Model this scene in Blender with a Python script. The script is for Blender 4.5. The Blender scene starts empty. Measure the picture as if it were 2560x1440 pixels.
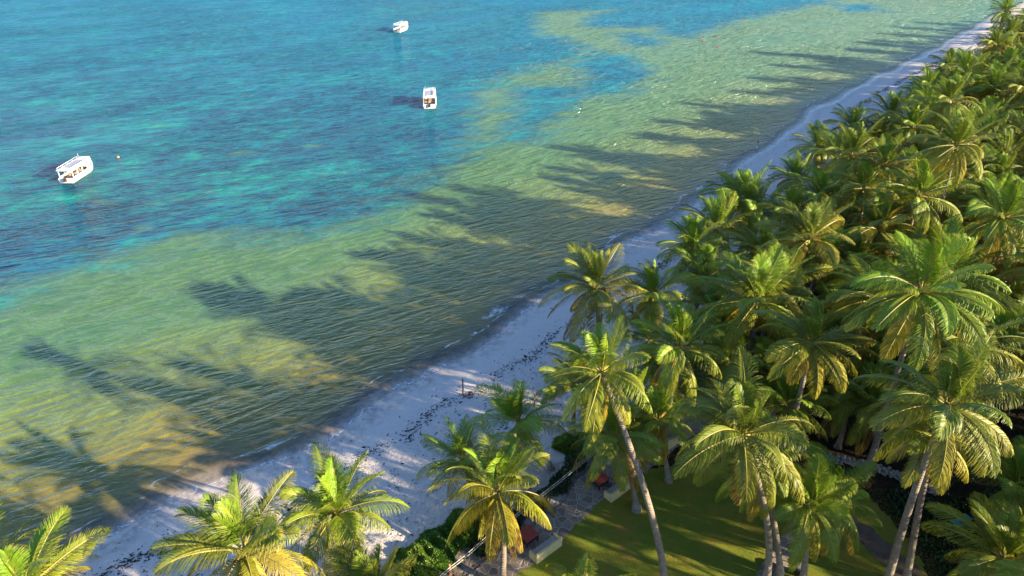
import bpy, bmesh, math, random
import numpy as np
from mathutils import Vector, Matrix
R_ = math.radians
sc = bpy.context.scene
# ---------------------------------------------------------------- camera
cam = bpy.data.cameras.new("camera"); camo = bpy.data.objects.new("camera", cam)
sc.collection.objects.link(camo); sc.camera = camo
camo.location = (0, 0, 40.0); camo.rotation_euler = (R_(90 - 30.9), 0, 0)
cam.lens = 24.0; cam.sensor_width = 36; cam.clip_start = 0.5; cam.clip_end = 9000
# ---------------------------------------------------------------- light
SUN_AZ, SUN_EL = R_(114), R_(17)          # azimuth clockwise from +Y
w = bpy.data.worlds.new("World"); sc.world = w; w.use_nodes = True
nt = w.node_tree; nt.nodes.clear()
sky = nt.nodes.new("ShaderNodeTexSky"); sky.sky_type = 'NISHITA'; sky.sun_disc = False
sky.sun_elevation = SUN_EL; sky.sun_rotation = SUN_AZ; sky.air_density = 1.0; sky.dust_density = 0.15; sky.ozone_density = 3.0
bg = nt.nodes.new("ShaderNodeBackground"); bg.inputs[1].default_value = 0.085
wo = nt.nodes.new("ShaderNodeOutputWorld")
tint = nt.nodes.new('ShaderNodeMix'); tint.data_type = 'RGBA'; tint.blend_type = 'MULTIPLY'; tint.inputs[0].default_value = 1; tint.inputs[7].default_value = (.84, .93, 1.10, 1)
nt.links.new(sky.outputs[0], tint.inputs[6]); nt.links.new(tint.outputs[2], bg.inputs[0]); nt.links.new(bg.outputs[0], wo.inputs[0])
sl = bpy.data.lights.new("sun", 'SUN'); sl.energy = 5.0; sl.angle = R_(0.6); sl.color = (1.0, 0.84, 0.56)
slo = bpy.data.objects.new("sun", sl); sc.collection.objects.link(slo)
sd = Vector((math.sin(SUN_AZ) * math.cos(SUN_EL), math.cos(SUN_AZ) * math.cos(SUN_EL), math.sin(SUN_EL)))
slo.rotation_euler = sd.to_track_quat('Z', 'Y').to_euler(); slo.location = sd * 200
sc.view_settings.view_transform = 'Standard'; sc.view_settings.look = 'None'
sc.view_settings.gamma = 1; sc.view_settings.exposure = 1.8
sc.cycles.transparent_max_bounces = 12
# ---------------------------------------------------------------- data (metres, world)
SHORE=[(-3000, -1550), (-200, -60), (-80, 4), (-33, 29.9), (-28.1, 32.6), (-24.2, 36.2), (-22.4, 37.8), (-18.6, 39.9), (-15, 42.5), (-10.2, 48.3), (-6.5, 52.5), (-1.5, 57.2), (4, 64.7), (14.1, 76.1), (20.6, 83.7), (26.3, 89.6), (41.1, 110.5), (49.7, 119.7), (60.9, 136.3), (84, 160.9), (113.4, 190.9), (139.3, 219.1), (200, 285), (300, 380), (3000, 3300)]
REEF=[[(-66.4, 29.3), (-60.2, 47.3), (-59.9, 56.6), (-57.0, 64.7), (-54.1, 69.6), (-49.0, 75.6), (-41.8, 80.1), (-33.5, 80.1), (-27.2, 80.1), (-21.5, 83.1), (-16.3, 91.7), (-12.4, 99.4), (-8.6, 108.2), (-6.6, 122.9), (-6.9, 147.3), (-1.9, 162.8), (7.0, 174.8), (14.1, 177.0), (20.6, 191.9), (16.3, 207.0), (8.4, 215.9), (7.7, 232.5), (9.1, 255.7), (34.3, 260.0), (25.6, 243.6), (23.5, 229.0), (36.4, 225.6), (45.4, 227.0), (45.8, 215.9), (51.7, 209.9), (75.6, 239.8), (104.4, 264.4), (127.6, 285.6), (157.9, 317.5), (249.0, 486.7), (4000, 4000), (-4000, 4000), (-4000, -1500)],
[(-0.3, 154.2), (6.1, 155.9), (14.4, 155.9), (17.2, 164.3), (14.1, 173.5), (21.6, 190.9), (23.9, 189.4), (29.5, 189.4), (33.7, 169.0), (32.2, 162.4), (24.1, 150.2), (13.5, 144.5), (6.7, 124.3), (3.0, 116.7), (-3.5, 116.7), (0.8, 132.8)],
[(32.3, 214.1), (38.7, 216.5), (42.9, 207.0), (40.3, 198.7), (33.8, 200.3)],
[(120.4, 271.8), (135.3, 271.8), (131.5, 257.4), (117.4, 257.4)]]
PALMS=[
(-13.8,23.2,10.5,-13.2,22.7,3.90,'y','windswept palm at the bottom left over sand, trunk out of frame'),
(-10.8,28.7,6.8,-10.8,28.9,4.03,'y','windswept palm with drooping yellow fronds left of the green creeper'),
(-0.9,31.3,5.9,-0.7,27.9,3.90,'y','palm with pale straight trunk standing left of the red table, large yellow frond hanging low'),
(0.5,38.4,5.5,3.1,38.5,3.62,'d','dark short palm leaning over the beach, left of the tall leaning palm'),
(-3.4,34.5,5.5,-2.0,33.8,3.20,'d','dark shaded palm on the sand just behind the palm beside the red table'),
(5.2,31.6,15.4,9.9,27.8,3.26,'y','tall palm with a long bare trunk leaning left across the lawn'),
(6.9,48.6,11.0,8.0,48.9,4.38,'y','palm nearest the water at mid grove, its tip raised against the sea'),
(12.1,50.0,9.5,12.8,49.5,3.60,'n','bright green palm just right of the one standing tallest against the sea'),
(12.7,42.2,9.5,12.8,41.6,3.80,'n','palm with a golden flower cluster between two pale-trunked palms above the lawn'),
(20.0,47.3,10.6,20.8,47.5,4.90,'y','palm on a pale curved trunk rising out of a dark gap in the grove'),
(26.6,38.0,17.0,27.4,37.9,4.68,'n','very wide palm with level arching fronds beside the deep dark gap'),
(21.5,39.9,11.7,21.4,39.0,4.00,'y','palm with orange flower cluster and long fronds hanging to the lower right'),
(30.0,37.1,13.3,29.9,37.0,4.00,'n','bright palm directly behind the big lit palm at the right edge'),
(23.4,28.3,15.8,24.3,28.1,4.09,'n','largest lit palm at the lower right, fronds fanned over two grey trunks'),
(24.7,29.8,12.2,25.5,28.1,3.20,'y','lower crown tucked under the largest lit palm at the right, on the right grey trunk'),
(13.1,29.0,13.0,16.6,28.5,3.81,'n','broad palm over the lawn with hanging fronds, left one of two curved trunks'),
(15.6,31.0,9.0,17.5,28.3,3.20,'n','lower palm on the right one of two curved lawn trunks'),
(7.3,35.9,6.4,9.1,34.4,3.52,'n','spreading shaded palm behind the long leaning trunk over the stone terrace'),
(10.8,38.0,6.0,12.0,37.1,3.20,'n','small palm on a ringed trunk in front of the farthest cream bench'),
(18.2,29.0,7.2,18.9,28.1,3.20,'d','small palm on a ringed dark trunk beside the garden lamp'),
(21.0,31.2,5.5,22.4,31.5,3.20,'d','shaded palm on a short thick trunk right of the garden lamp'),
(27.6,25.2,7.3,28.5,23.7,3.60,'n','fresh green palm in the bottom right corner of the photo'),
(33.5,32.1,5.5,35.0,32.3,3.20,'d','dark palm cut by the right edge above the bottom right corner'),
(-25.0,22.1,8.7,-24.2,21.7,3.90,'y','palm in the bottom left corner with one arching yellow frond'),
(-30.3,25.1,5.7,-30.3,23.6,3.90,'y','palm half outside the left bottom corner of the photo'),
(3.5,23.0,5.5,4.2,21.6,3.20,'y','palm below the frame with one bright frond tip over the lawn'),
(-7.9,24.0,5.5,-7.8,22.9,3.20,'y','small palm at the bottom edge beside the green creeper'),
(38.9,75.0,12.8,38.6,74.4,3.90,'n','slim palm with a tall pale trunk in the open at the far grove front'),
(26.2,75.1,7.5,26.7,75.1,3.80,'n','palm sticking out over the beach at the left tip of the far grove'),
(28.9,74.5,6.5,29.5,74.1,3.80,'n','bright palm just right of the left tip of the far grove'),
(27.1,55.8,11.9,27.7,55.5,4.20,'y','big palm with yellow lower fronds in front of the slim pale-trunked palm'),
(37.6,63.3,9.3,38.2,62.3,3.90,'y','palm with one long twisted upright frond at the centre of the grove'),
(40.6,63.3,12.9,42.1,63.6,4.20,'y','palm with bright feathery upright leaf at the centre right of the grove'),
(45.0,66.7,17.0,46.2,66.5,4.45,'y','palm with golden hanging fronds in the upper right grove'),
(43.7,55.4,14.1,44.0,54.3,4.10,'n','palm with brown flower cluster near the right edge, halfway up the grove'),
(42.9,62.1,7.4,43.1,60.8,3.90,'n','fresh yellow green palm right above the very wide one'),
(32.8,55.5,6.1,33.9,54.7,4.00,'d','darker palm left of the very wide one beside the deep gap'),
(41.5,89.3,8.7,42.8,88.5,3.80,'d','dark low palm at the grove front near the red marker pole'),
(36.9,83.4,6.5,38.3,83.4,3.90,'y','bright yellow palm at the grove front facing the red marker pole'),
(114.4,168.9,13.6,114.1,167.8,3.90,'d','farthest palm standing out against the water at the top right'),
(18.6,56.2,7.7,20.0,55.6,3.80,'d','dark shaded palm behind the palm on a pale curved trunk'),
(17.5,59.0,9.2,19.0,58.3,3.70,'d','dark palm at the beach edge with sand behind it'),
(18.6,54.0,5.5,18.4,53.6,3.38,'d','low dark palm between golden flower palm and pale curved trunk'),
(9.6,40.8,5.5,10.7,39.8,3.20,'d','low dark palm under the golden flower palm'),
(5.1,42.8,5.5,5.0,41.9,3.20,'d','dark low palm half hidden by the crown of the leaning palm'),
(27.9,40.3,5.5,29.3,40.2,3.37,'d','small dark palm in the deep shade left of the largest lit palm'),
(26.4,41.8,5.5,26.3,40.7,3.20,'d','shaded palm above the dry stone wall'),
(21.3,40.3,5.5,21.2,38.9,3.22,'d','shaded palm behind the broad palm over the sunny lawn'),
(11.9,48.8,5.5,13.0,47.6,3.20,'d','dim palm between the leaning palm and the golden flower palm'),
(104.2,131.7,9.9,104.2,130.5,4.42,'y','sunlit olive palm past right edge, one hundred sixty-eight metres away, ten metres tall'),
(62.6,83.1,9.4,64.6,82.0,4.36,'d','shaded green mid grove palm, ninety-eight percent across and twenty-eight percent down the photo'),
(134.9,174.8,11.7,136.7,174.0,3.88,'y','yellow green palm past right edge, one hundred one hundred twenty-one metres away, twelve metres tall'),
(46.9,84.5,4.9,47.8,83.3,4.21,'n','mid green mid grove palm, eighty-five percent across and thirty-three percent down the photo'),
(99.3,131.2,8.8,99.5,129.9,4.40,'y','golden green palm past right edge, one hundred sixty-five metres away, nine metres tall'),
(63.4,103.2,10.2,64.3,103.9,4.17,'d','dark green upper grove palm, ninety-one percent across and nineteen percent down the photo'),
(109.8,146.2,7.8,109.7,146.9,3.82,'y','sunlit olive palm past right edge, one hundred eighty-three metres away, eight metres tall'),
(54.0,78.5,9.9,54.4,78.7,4.35,'y','golden green mid grove palm, ninety-three percent across and twenty-nine percent down the photo'),
(49.0,57.2,8.3,49.3,56.0,3.92,'y','yellow green palm past right edge, seventy-five metres away, eight metres tall'),
(91.0,129.6,7.1,91.8,130.0,4.11,'y','sunlit olive upper grove palm, ninety-seven percent across and fifteen percent down the photo'),
(130.5,175.1,6.0,131.5,174.3,4.09,'n','deep green palm past right edge, one hundred one hundred eighteen metres away, six metres tall'),
(93.3,117.7,12.0,93.7,117.7,3.70,'n','green palm past right edge, one hundred fifty metres away, twelve metres tall'),
(106.2,137.3,11.3,107.9,137.5,4.03,'n','mid green palm past right edge, one hundred seventy-four metres away, eleven metres tall'),
(56.2,71.1,8.2,56.7,70.8,3.69,'n','deep green mid grove palm, ninety-eight percent across and thirty-six percent down the photo'),
(39.6,44.0,9.8,40.0,43.9,3.64,'n','green lower grove palm, ninety-nine percent across and fifty-seven percent down the photo'),
(58.6,81.2,8.6,58.3,80.7,3.93,'y','sunlit olive mid grove palm, ninety-six percent across and thirty percent down the photo'),
(58.2,95.9,5.8,58.6,95.2,4.48,'n','deep green mid grove palm, eighty-nine percent across and twenty-six percent down the photo'),
(64.5,89.6,9.6,64.5,88.8,3.91,'y','yellow green mid grove palm, ninety-six percent across and twenty-four percent down the photo'),
(95.6,141.6,5.5,97.5,140.9,4.32,'y','sunlit olive upper grove palm, ninety-six percent across and thirteen percent down the photo'),
(59.4,106.0,8.3,58.9,105.7,4.36,'y','golden green beach-edge palm, eighty-seven percent across and twenty percent down the photo'),
(44.2,77.4,5.5,44.4,76.9,3.93,'d','dark green mid grove palm, eighty-five percent across and thirty-six percent down the photo'),
(128.2,179.1,8.7,128.4,179.7,4.38,'y','sunlit olive palm past right edge, one hundred one hundred twenty metres away, nine metres tall'),
(35.4,40.7,10.9,35.6,40.6,3.96,'n','deep green lower grove palm, ninety-seven percent across and sixty percent down the photo'),
(55.9,102.2,4.2,57.9,102.8,4.01,'n','green beach-edge palm, eighty-five percent across and twenty-six percent down the photo'),
(65.6,106.7,5.1,67.1,106.5,3.72,'n','mid green mid grove palm, ninety percent across and twenty-three percent down the photo'),
(81.3,130.6,4.6,80.9,130.4,4.48,'n','deep green beach-edge palm, ninety-two percent across and seventeen percent down the photo'),
(79.7,122.6,11.1,80.2,122.7,4.07,'d','dark green upper grove palm, ninety-four percent across and twelve percent down the photo'),
(73.2,95.0,8.5,75.1,93.9,3.72,'y','sunlit olive mid grove palm, one hundred  percent across and twenty-four percent down the photo'),
(37.5,51.1,10.9,37.0,50.6,4.47,'n','deep green lower grove palm, ninety-two percent across and forty-seven percent down the photo'),
(50.0,65.5,10.8,49.7,65.7,4.07,'d','dark green mid grove palm, ninety-seven percent across and thirty-six percent down the photo'),
(52.6,95.2,8.6,53.2,95.2,3.80,'y','sunlit olive beach-edge palm, eighty-six percent across and twenty-three percent down the photo'),
(64.1,98.5,6.6,65.4,97.8,4.44,'n','deep green mid grove palm, ninety-two percent across and twenty-four percent down the photo'),
(100.5,151.5,4.4,102.0,150.9,3.94,'d','dark green beach-edge palm, ninety-five percent across and twelve percent down the photo'),
(147.5,196.1,5.5,148.8,195.1,4.03,'y','sunlit olive palm past right edge, one hundred one hundred forty-five metres away, six metres tall'),
(34.3,76.0,4.2,35.4,75.2,3.95,'y','golden green beach-edge palm, seventy-seven percent across and thirty-eight percent down the photo'),
(92.4,121.7,11.1,92.3,121.4,3.88,'d','dark green palm past right edge, one hundred fifty-three metres away, eleven metres tall'),
(66.1,76.8,8.2,65.9,77.1,4.43,'d','dusky green palm past right edge, one hundred one metres away, eight metres tall'),
(87.0,114.3,8.6,87.8,114.6,4.04,'n','deep green palm past right edge, one hundred forty-four metres away, nine metres tall'),
(67.8,112.6,10.6,69.2,112.6,3.74,'n','green beach-edge palm, ninety percent across and fifteen percent down the photo'),
(37.8,68.4,11.6,39.4,68.9,3.68,'y','sunlit olive mid grove palm, eighty-four percent across and thirty-three percent down the photo'),
(120.7,167.8,11.7,120.8,166.9,4.01,'d','shaded green palm past right edge, one hundred one hundred seven metres away, twelve metres tall'),
(47.1,90.1,4.2,47.0,88.6,4.12,'y','yellow green beach-edge palm, eighty-three percent across and thirty-one percent down the photo'),
(87.2,119.6,9.0,88.5,118.6,3.62,'n','mid green upper grove palm, ninety-nine percent across and fifteen percent down the photo'),
(143.7,189.3,10.4,144.5,189.0,3.85,'y','golden green palm past right edge, one hundred one hundred thirty-eight metres away, ten metres tall'),
(67.2,93.9,8.4,69.0,93.5,4.17,'n','green mid grove palm, ninety-six percent across and twenty-four percent down the photo'),
(117.2,152.7,8.3,118.9,151.5,3.64,'n','mid green palm past right edge, one hundred ninety-three metres away, eight metres tall'),
(25.2,60.4,7.8,25.6,59.3,3.96,'y','golden green beach-edge palm, seventy-five percent across and forty-four percent down the photo'),
(91.0,135.7,8.1,92.8,135.8,3.73,'y','yellow green upper grove palm, ninety-six percent across and twelve percent down the photo'),
(73.4,113.5,9.4,75.2,113.6,4.46,'n','mid green upper grove palm, ninety-three percent across and sixteen percent down the photo'),
(98.3,144.7,11.1,97.8,144.2,4.03,'y','golden green upper grove palm, ninety-seven percent across and eight percent down the photo'),
(76.3,117.4,9.2,76.5,116.1,4.42,'n','green upper grove palm, ninety-four percent across and sixteen percent down the photo'),
(105.0,152.7,5.2,107.0,152.4,3.75,'y','sunlit olive upper grove palm, ninety-seven percent across and eleven percent down the photo'),
(57.9,76.7,9.4,59.4,76.8,3.84,'n','deep green mid grove palm, ninety-seven percent across and thirty-one percent down the photo'),
(30.3,67.6,9.0,31.8,68.1,3.90,'n','green beach-edge palm, seventy-seven percent across and thirty-seven percent down the photo'),
(133.2,182.9,5.0,134.5,183.0,4.22,'n','mid green palm past right edge, one hundred one hundred twenty-six metres away, five metres tall'),
(95.0,130.4,8.5,95.4,129.9,4.17,'d','shaded green upper grove palm, ninety-nine percent across and thirteen percent down the photo'),
(58.7,91.8,14.4,58.5,90.7,3.87,'n','green upper grove palm, ninety-three percent across and eighteen percent down the photo'),
(132.2,170.5,7.5,131.9,169.2,4.39,'n','mid green palm past right edge, one hundred one hundred sixteen metres away, seven metres tall'),
(84.1,126.4,6.2,84.0,125.6,4.10,'n','deep green upper grove palm, ninety-five percent across and sixteen percent down the photo'),
(29.4,46.6,11.1,29.4,47.2,4.22,'n','green lower grove palm, eighty-six percent across and fifty-two percent down the photo'),
(38.7,57.1,8.4,39.0,56.4,3.97,'y','sunlit olive lower grove palm, ninety percent across and forty-six percent down the photo'),
(102.4,138.4,7.9,102.5,138.4,3.93,'n','deep green palm past right edge, one hundred seventy-two metres away, eight metres tall'),
(45.5,49.9,11.9,47.0,50.1,3.73,'y','yellow green palm past right edge, sixty-eight metres away, twelve metres tall'),
(115.0,158.6,9.7,115.7,157.9,3.62,'n','mid green palm past right edge, one hundred ninety-six metres away, ten metres tall'),
(84.5,103.0,10.9,86.1,103.7,3.88,'n','deep green palm past right edge, one hundred thirty-three metres away, eleven metres tall'),
(48.6,95.5,9.6,50.0,94.4,4.11,'d','dark green beach-edge palm, eighty-three percent across and twenty-two percent down the photo'),
(34.8,60.6,6.9,35.4,59.5,3.64,'y','sunlit olive lower grove palm, eighty-four percent across and forty-five percent down the photo'),
(73.4,102.5,8.0,74.5,102.1,4.26,'n','deep green upper grove palm, ninety-seven percent across and twenty-one percent down the photo'),
(48.3,78.4,8.9,49.2,78.6,3.73,'d','dark green mid grove palm, eighty-nine percent across and thirty-one percent down the photo'),
(124.2,159.7,8.2,126.1,159.9,3.61,'d','dusky green palm past right edge, one hundred one hundred two metres away, eight metres tall'),
(73.3,90.9,8.6,73.1,90.1,3.79,'d','shaded green palm past right edge, one hundred seventeen metres away, nine metres tall'),
(51.3,99.2,4.2,51.6,99.3,3.93,'n','green beach-edge palm, eighty-three percent across and twenty-seven percent down the photo'),
(118.9,161.7,10.1,118.7,160.2,3.88,'y','sunlit olive palm past right edge, one hundred one hundred one metres away, ten metres tall'),
(111.7,150.4,7.3,112.4,150.1,4.04,'y','golden green palm past right edge, one hundred eighty-seven metres away, seven metres tall'),
(45.3,73.2,6.6,47.0,72.5,3.65,'d','dark green mid grove palm, eighty-eight percent across and thirty-seven percent down the photo'),
(88.1,109.7,11.1,89.8,109.5,4.01,'d','dusky green palm past right edge, one hundred forty-one metres away, eleven metres tall'),
(70.2,82.4,9.8,71.7,82.8,4.14,'n','deep green palm past right edge, one hundred eight metres away, ten metres tall'),
(23.5,52.2,8.8,23.4,52.7,4.45,'y','yellow green lower grove palm, seventy-six percent across and fifty percent down the photo'),
(104.9,142.9,9.2,106.7,142.1,3.90,'d','dusky green palm past right edge, one hundred seventy-seven metres away, nine metres tall'),
(60.2,69.8,8.6,61.8,68.7,4.24,'n','deep green palm past right edge, ninety-two metres away, nine metres tall'),
(70.2,117.9,7.8,70.7,118.4,3.82,'y','yellow green beach-edge palm, ninety percent across and seventeen percent down the photo'),
(78.6,99.4,10.0,79.6,98.9,4.36,'y','sunlit olive palm past right edge, one hundred twenty-seven metres away, ten metres tall'),
(30.0,60.1,8.4,30.9,60.0,4.25,'d','shaded green mid grove palm, seventy-nine percent across and forty-three percent down the photo'),
(54.3,62.8,9.7,55.8,61.3,4.24,'y','yellow green palm past right edge, eighty-three metres away, ten metres tall'),
(50.0,73.1,7.9,51.8,73.0,3.80,'y','sunlit olive mid grove palm, ninety-two percent across and thirty-five percent down the photo'),
(109.0,156.7,10.8,110.6,155.5,4.40,'n','deep green upper grove palm, ninety-nine percent across and six percent down the photo'),
(58.5,86.0,9.8,58.7,85.4,3.74,'y','yellow green mid grove palm, ninety-four percent across and twenty-six percent down the photo'),
(123.0,164.1,11.8,123.2,164.6,4.06,'d','dusky green palm past right edge, one hundred one hundred five metres away, twelve metres tall'),
(74.9,106.2,7.7,74.8,106.6,4.30,'y','golden green upper grove palm, ninety-six percent across and twenty percent down the photo'),
(120.6,157.0,11.5,121.0,155.8,3.78,'n','green palm past right edge, one hundred ninety-eight metres away, twelve metres tall'),
(53.3,86.0,6.3,55.2,86.1,3.84,'y','sunlit olive mid grove palm, eighty-nine percent across and thirty percent down the photo'),
(139.0,184.5,9.9,140.3,183.9,3.95,'y','golden green palm past right edge, one hundred one hundred thirty-one metres away, ten metres tall'),
(99.6,126.5,9.4,101.3,125.2,3.95,'y','yellow green palm past right edge, one hundred sixty-one metres away, nine metres tall'),
(156.7,205.8,5.6,157.7,206.4,4.35,'y','sunlit olive palm past right edge, one hundred one hundred fifty-nine metres away, six metres tall'),
(40.2,79.8,4.2,39.9,80.5,4.37,'n','deep green beach-edge palm, eighty-one percent across and thirty-six percent down the photo'),
(70.1,99.3,8.9,71.3,98.0,3.86,'d','dark green upper grove palm, ninety-six percent across and twenty-one percent down the photo'),
(79.8,103.4,9.6,81.7,103.8,3.74,'n','mid green palm past right edge, one hundred thirty-one metres away, ten metres tall'),
(78.5,126.4,7.5,80.4,125.9,3.91,'n','deep green upper grove palm, ninety-two percent across and fifteen percent down the photo'),
(80.5,108.0,11.6,81.8,107.1,4.09,'y','yellow green palm past right edge, one hundred thirty-five metres away, twelve metres tall'),
(148.7,202.4,4.4,149.5,201.8,4.34,'d','dusky green palm past right edge, one hundred one hundred fifty-one metres away, four metres tall'),
(80.9,116.0,11.6,82.2,114.6,3.76,'y','golden green upper grove palm, ninety-seven percent across and thirteen percent down the photo'),
(128.2,167.7,7.2,129.1,167.0,4.25,'n','green palm past right edge, one hundred one hundred eleven metres away, seven metres tall'),
(105.8,148.6,6.3,106.0,147.7,3.86,'n','mid green upper grove palm, ninety-nine percent across and eleven percent down the photo'),
(68.4,89.8,10.5,68.7,90.1,4.11,'n','deep green mid grove palm, ninety-nine percent across and twenty-three percent down the photo'),
(69.6,108.4,5.9,70.2,107.9,3.91,'n','green upper grove palm, ninety-two percent across and twenty-two percent down the photo'),
(66.7,85.4,11.0,68.1,84.2,4.19,'y','sunlit olive palm past right edge, one hundred eight metres away, eleven metres tall'),
(90.2,140.0,7.2,90.8,140.0,3.99,'y','golden green beach-edge palm, ninety-four percent across and twelve percent down the photo'),
(137.4,179.8,6.7,137.3,178.8,4.28,'n','green palm past right edge, one hundred one hundred twenty-six metres away, seven metres tall'),
(125.8,175.1,4.9,126.9,173.9,4.32,'d','dusky green upper grove palm, one hundred  percent across and eight percent down the photo'),
(89.1,125.7,7.5,89.3,124.3,4.11,'y','golden green upper grove palm, ninety-eight percent across and fifteen percent down the photo'),
(165.7,220.8,8.1,165.8,220.9,4.30,'y','yellow green palm past right edge, one hundred one hundred seventy-six metres away, eight metres tall'),
(114.9,164.0,8.9,116.3,163.4,4.20,'y','sunlit olive upper grove palm, ninety-nine percent across and six percent down the photo'),
(34.1,70.2,9.8,34.3,69.8,3.91,'y','golden green beach-edge palm, eighty percent across and thirty-four percent down the photo'),
(152.0,199.2,10.6,153.4,200.0,4.23,'n','green palm past right edge, one hundred one hundred fifty-one metres away, eleven metres tall'),
(86.7,130.7,5.8,87.6,129.6,4.32,'y','sunlit olive upper grove palm, ninety-five percent across and fifteen percent down the photo'),
(54.6,91.0,11.0,55.1,90.7,3.85,'n','deep green mid grove palm, eighty-nine percent across and twenty-two percent down the photo'),
(109.4,140.0,9.5,110.9,139.1,4.29,'n','green palm past right edge, one hundred seventy-eight metres away, nine metres tall'),
(120.8,173.0,4.3,121.6,173.3,4.11,'n','mid green beach-edge palm, ninety-eight percent across and nine percent down the photo'),
(97.7,122.6,8.4,99.7,123.2,4.50,'d','shaded green palm past right edge, one hundred fifty-seven metres away, eight metres tall'),
(159.3,215.2,4.2,159.4,214.9,4.34,'n','green palm past right edge, one hundred one hundred sixty-eight metres away, four metres tall'),
(78.7,112.7,10.9,80.0,111.9,3.61,'d','dusky green upper grove palm, ninety-seven percent across and fifteen percent down the photo'),
(26.1,70.2,9.3,26.7,70.4,4.05,'n','deep green beach-edge palm, seventy-three percent across and thirty-five percent down the photo'),
(41.1,71.6,12.9,42.3,71.9,3.68,'y','yellow green mid grove palm, eighty-six percent across and twenty-nine percent down the photo'),
(163.6,215.7,5.0,164.1,215.5,3.92,'d','dusky green palm past right edge, one hundred one hundred seventy-one metres away, five metres tall'),
(72.2,86.8,8.7,74.0,86.2,3.88,'d','shaded green palm past right edge, one hundred thirteen metres away, nine metres tall'),
(97.1,137.3,9.1,98.3,136.9,3.95,'n','green upper grove palm, ninety-eight percent across and eleven percent down the photo'),
(55.4,67.1,9.3,56.3,65.9,4.22,'d','dusky green palm past right edge, eighty-seven metres away, nine metres tall'),
(171.8,226.9,4.5,172.7,225.5,4.28,'d','shaded green palm past right edge, one hundred one hundred eighty-five metres away, five metres tall'),
(143.1,194.1,4.9,145.1,194.4,4.11,'n','green palm past right edge, one hundred one hundred forty-one metres away, five metres tall'),
(42.0,84.3,9.4,43.0,84.5,4.32,'d','dusky green beach-edge palm, eighty-two percent across and twenty-seven percent down the photo'),
(61.9,77.6,9.7,62.7,78.4,3.89,'y','golden green palm past right edge, ninety-nine metres away, ten metres tall'),
(34.7,46.9,8.6,34.5,46.0,3.61,'n','green lower grove palm, ninety-one percent across and fifty-six percent down the photo'),
(48.2,61.8,9.7,47.9,62.0,3.63,'y','sunlit olive mid grove palm, ninety-seven percent across and forty percent down the photo'),
(26.9,64.3,4.2,27.8,64.6,3.91,'n','deep green beach-edge palm, seventy-four percent across and forty-six percent down the photo'),
(113.9,145.3,9.0,113.7,143.9,3.73,'y','yellow green palm past right edge, one hundred eighty-five metres away, nine metres tall'),
(84.2,110.5,10.6,84.5,110.0,3.68,'n','mid green palm past right edge, one hundred thirty-nine metres away, eleven metres tall'),
(109.7,161.6,6.5,110.2,160.6,4.08,'y','golden green beach-edge palm, ninety-seven percent across and nine percent down the photo'),
(75.1,122.9,8.0,76.7,123.6,3.88,'n','green upper grove palm, ninety-one percent across and fifteen percent down the photo'),
(77.3,93.6,10.7,77.9,94.2,3.93,'n','mid green palm past right edge, one hundred twenty-one metres away, eleven metres tall'),
(91.4,112.5,10.2,91.3,112.6,3.93,'n','deep green palm past right edge, one hundred forty-five metres away, ten metres tall'),
(135.2,188.0,8.6,136.1,186.6,4.50,'y','yellow green palm past right edge, one hundred one hundred thirty-two metres away, nine metres tall'),
(51.3,69.2,9.0,52.9,68.6,3.72,'n','mid green mid grove palm, ninety-five percent across and thirty-six percent down the photo'),
(63.2,94.4,7.3,64.2,94.4,3.82,'n','deep green mid grove palm, ninety-three percent across and twenty-five percent down the photo'),
(21.2,64.2,8.6,20.8,64.8,4.31,'y','yellow green beach-edge palm, seventy percent across and forty percent down the photo'),
(33.0,64.1,5.7,33.0,64.4,3.84,'d','dusky green mid grove palm, eighty percent across and forty-four percent down the photo'),
(84.7,135.7,8.7,84.6,136.2,4.07,'n','deep green beach-edge palm, ninety-three percent across and twelve percent down the photo'),
(67.4,103.2,6.3,68.0,103.7,4.15,'n','green mid grove palm, ninety-two percent across and twenty-three percent down the photo'),
(158.2,210.9,9.5,158.4,209.9,3.78,'n','mid green palm past right edge, one hundred one hundred sixty-four metres away, ten metres tall'),
(62.2,108.9,4.2,63.5,107.9,4.12,'y','golden green beach-edge palm, eighty-seven percent across and twenty-three percent down the photo'),
(63.6,73.5,9.3,64.5,72.3,4.32,'y','yellow green palm past right edge, ninety-seven metres away, nine metres tall'),
(101.8,146.5,9.5,102.1,145.1,4.08,'y','sunlit olive upper grove palm, ninety-eight percent across and nine percent down the photo'),
(26.9,49.5,4.3,27.4,49.2,2.84,'d','shaded green lower grove palm, seventy-nine percent across and sixty percent down the photo'),
(42.0,52.4,5.5,42.5,52.1,2.88,'d','dark green lower grove palm, ninety-five percent across and fifty-five percent down the photo'),
(23.6,47.2,5.3,24.1,46.9,3.33,'d','dusky green lower grove palm, seventy-seven percent across and sixty-one percent down the photo'),
(17.8,44.7,6.4,18.3,44.4,3.19,'d','shaded green lower grove palm, seventy-one percent across and sixty-two percent down the photo'),
(38.0,47.8,5.2,38.5,47.5,2.80,'d','dark green lower grove palm, ninety-three percent across and sixty-one percent down the photo'),
(45.9,44.5,6.2,46.4,44.2,3.32,'d','dusky green palm past right edge, sixty-four metres away, six metres tall'),
(50.0,51.1,5.4,50.5,50.8,3.38,'d','shaded green palm past right edge, seventy-one metres away, five metres tall'),
(44.0,41.5,4.6,44.5,41.2,3.24,'d','dark green palm past right edge, sixty metres away, five metres tall'),
(56.0,59.6,4.9,56.5,59.3,2.95,'d','dusky green palm past right edge, eighty-two metres away, five metres tall'),
(59.2,66.2,4.9,59.7,65.9,2.91,'d','shaded green palm past right edge, eighty-nine metres away, five metres tall'),
(42.4,45.8,4.8,42.9,45.5,3.01,'d','dark green lower grove palm, ninety-nine percent across and sixty-four percent down the photo'),
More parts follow.
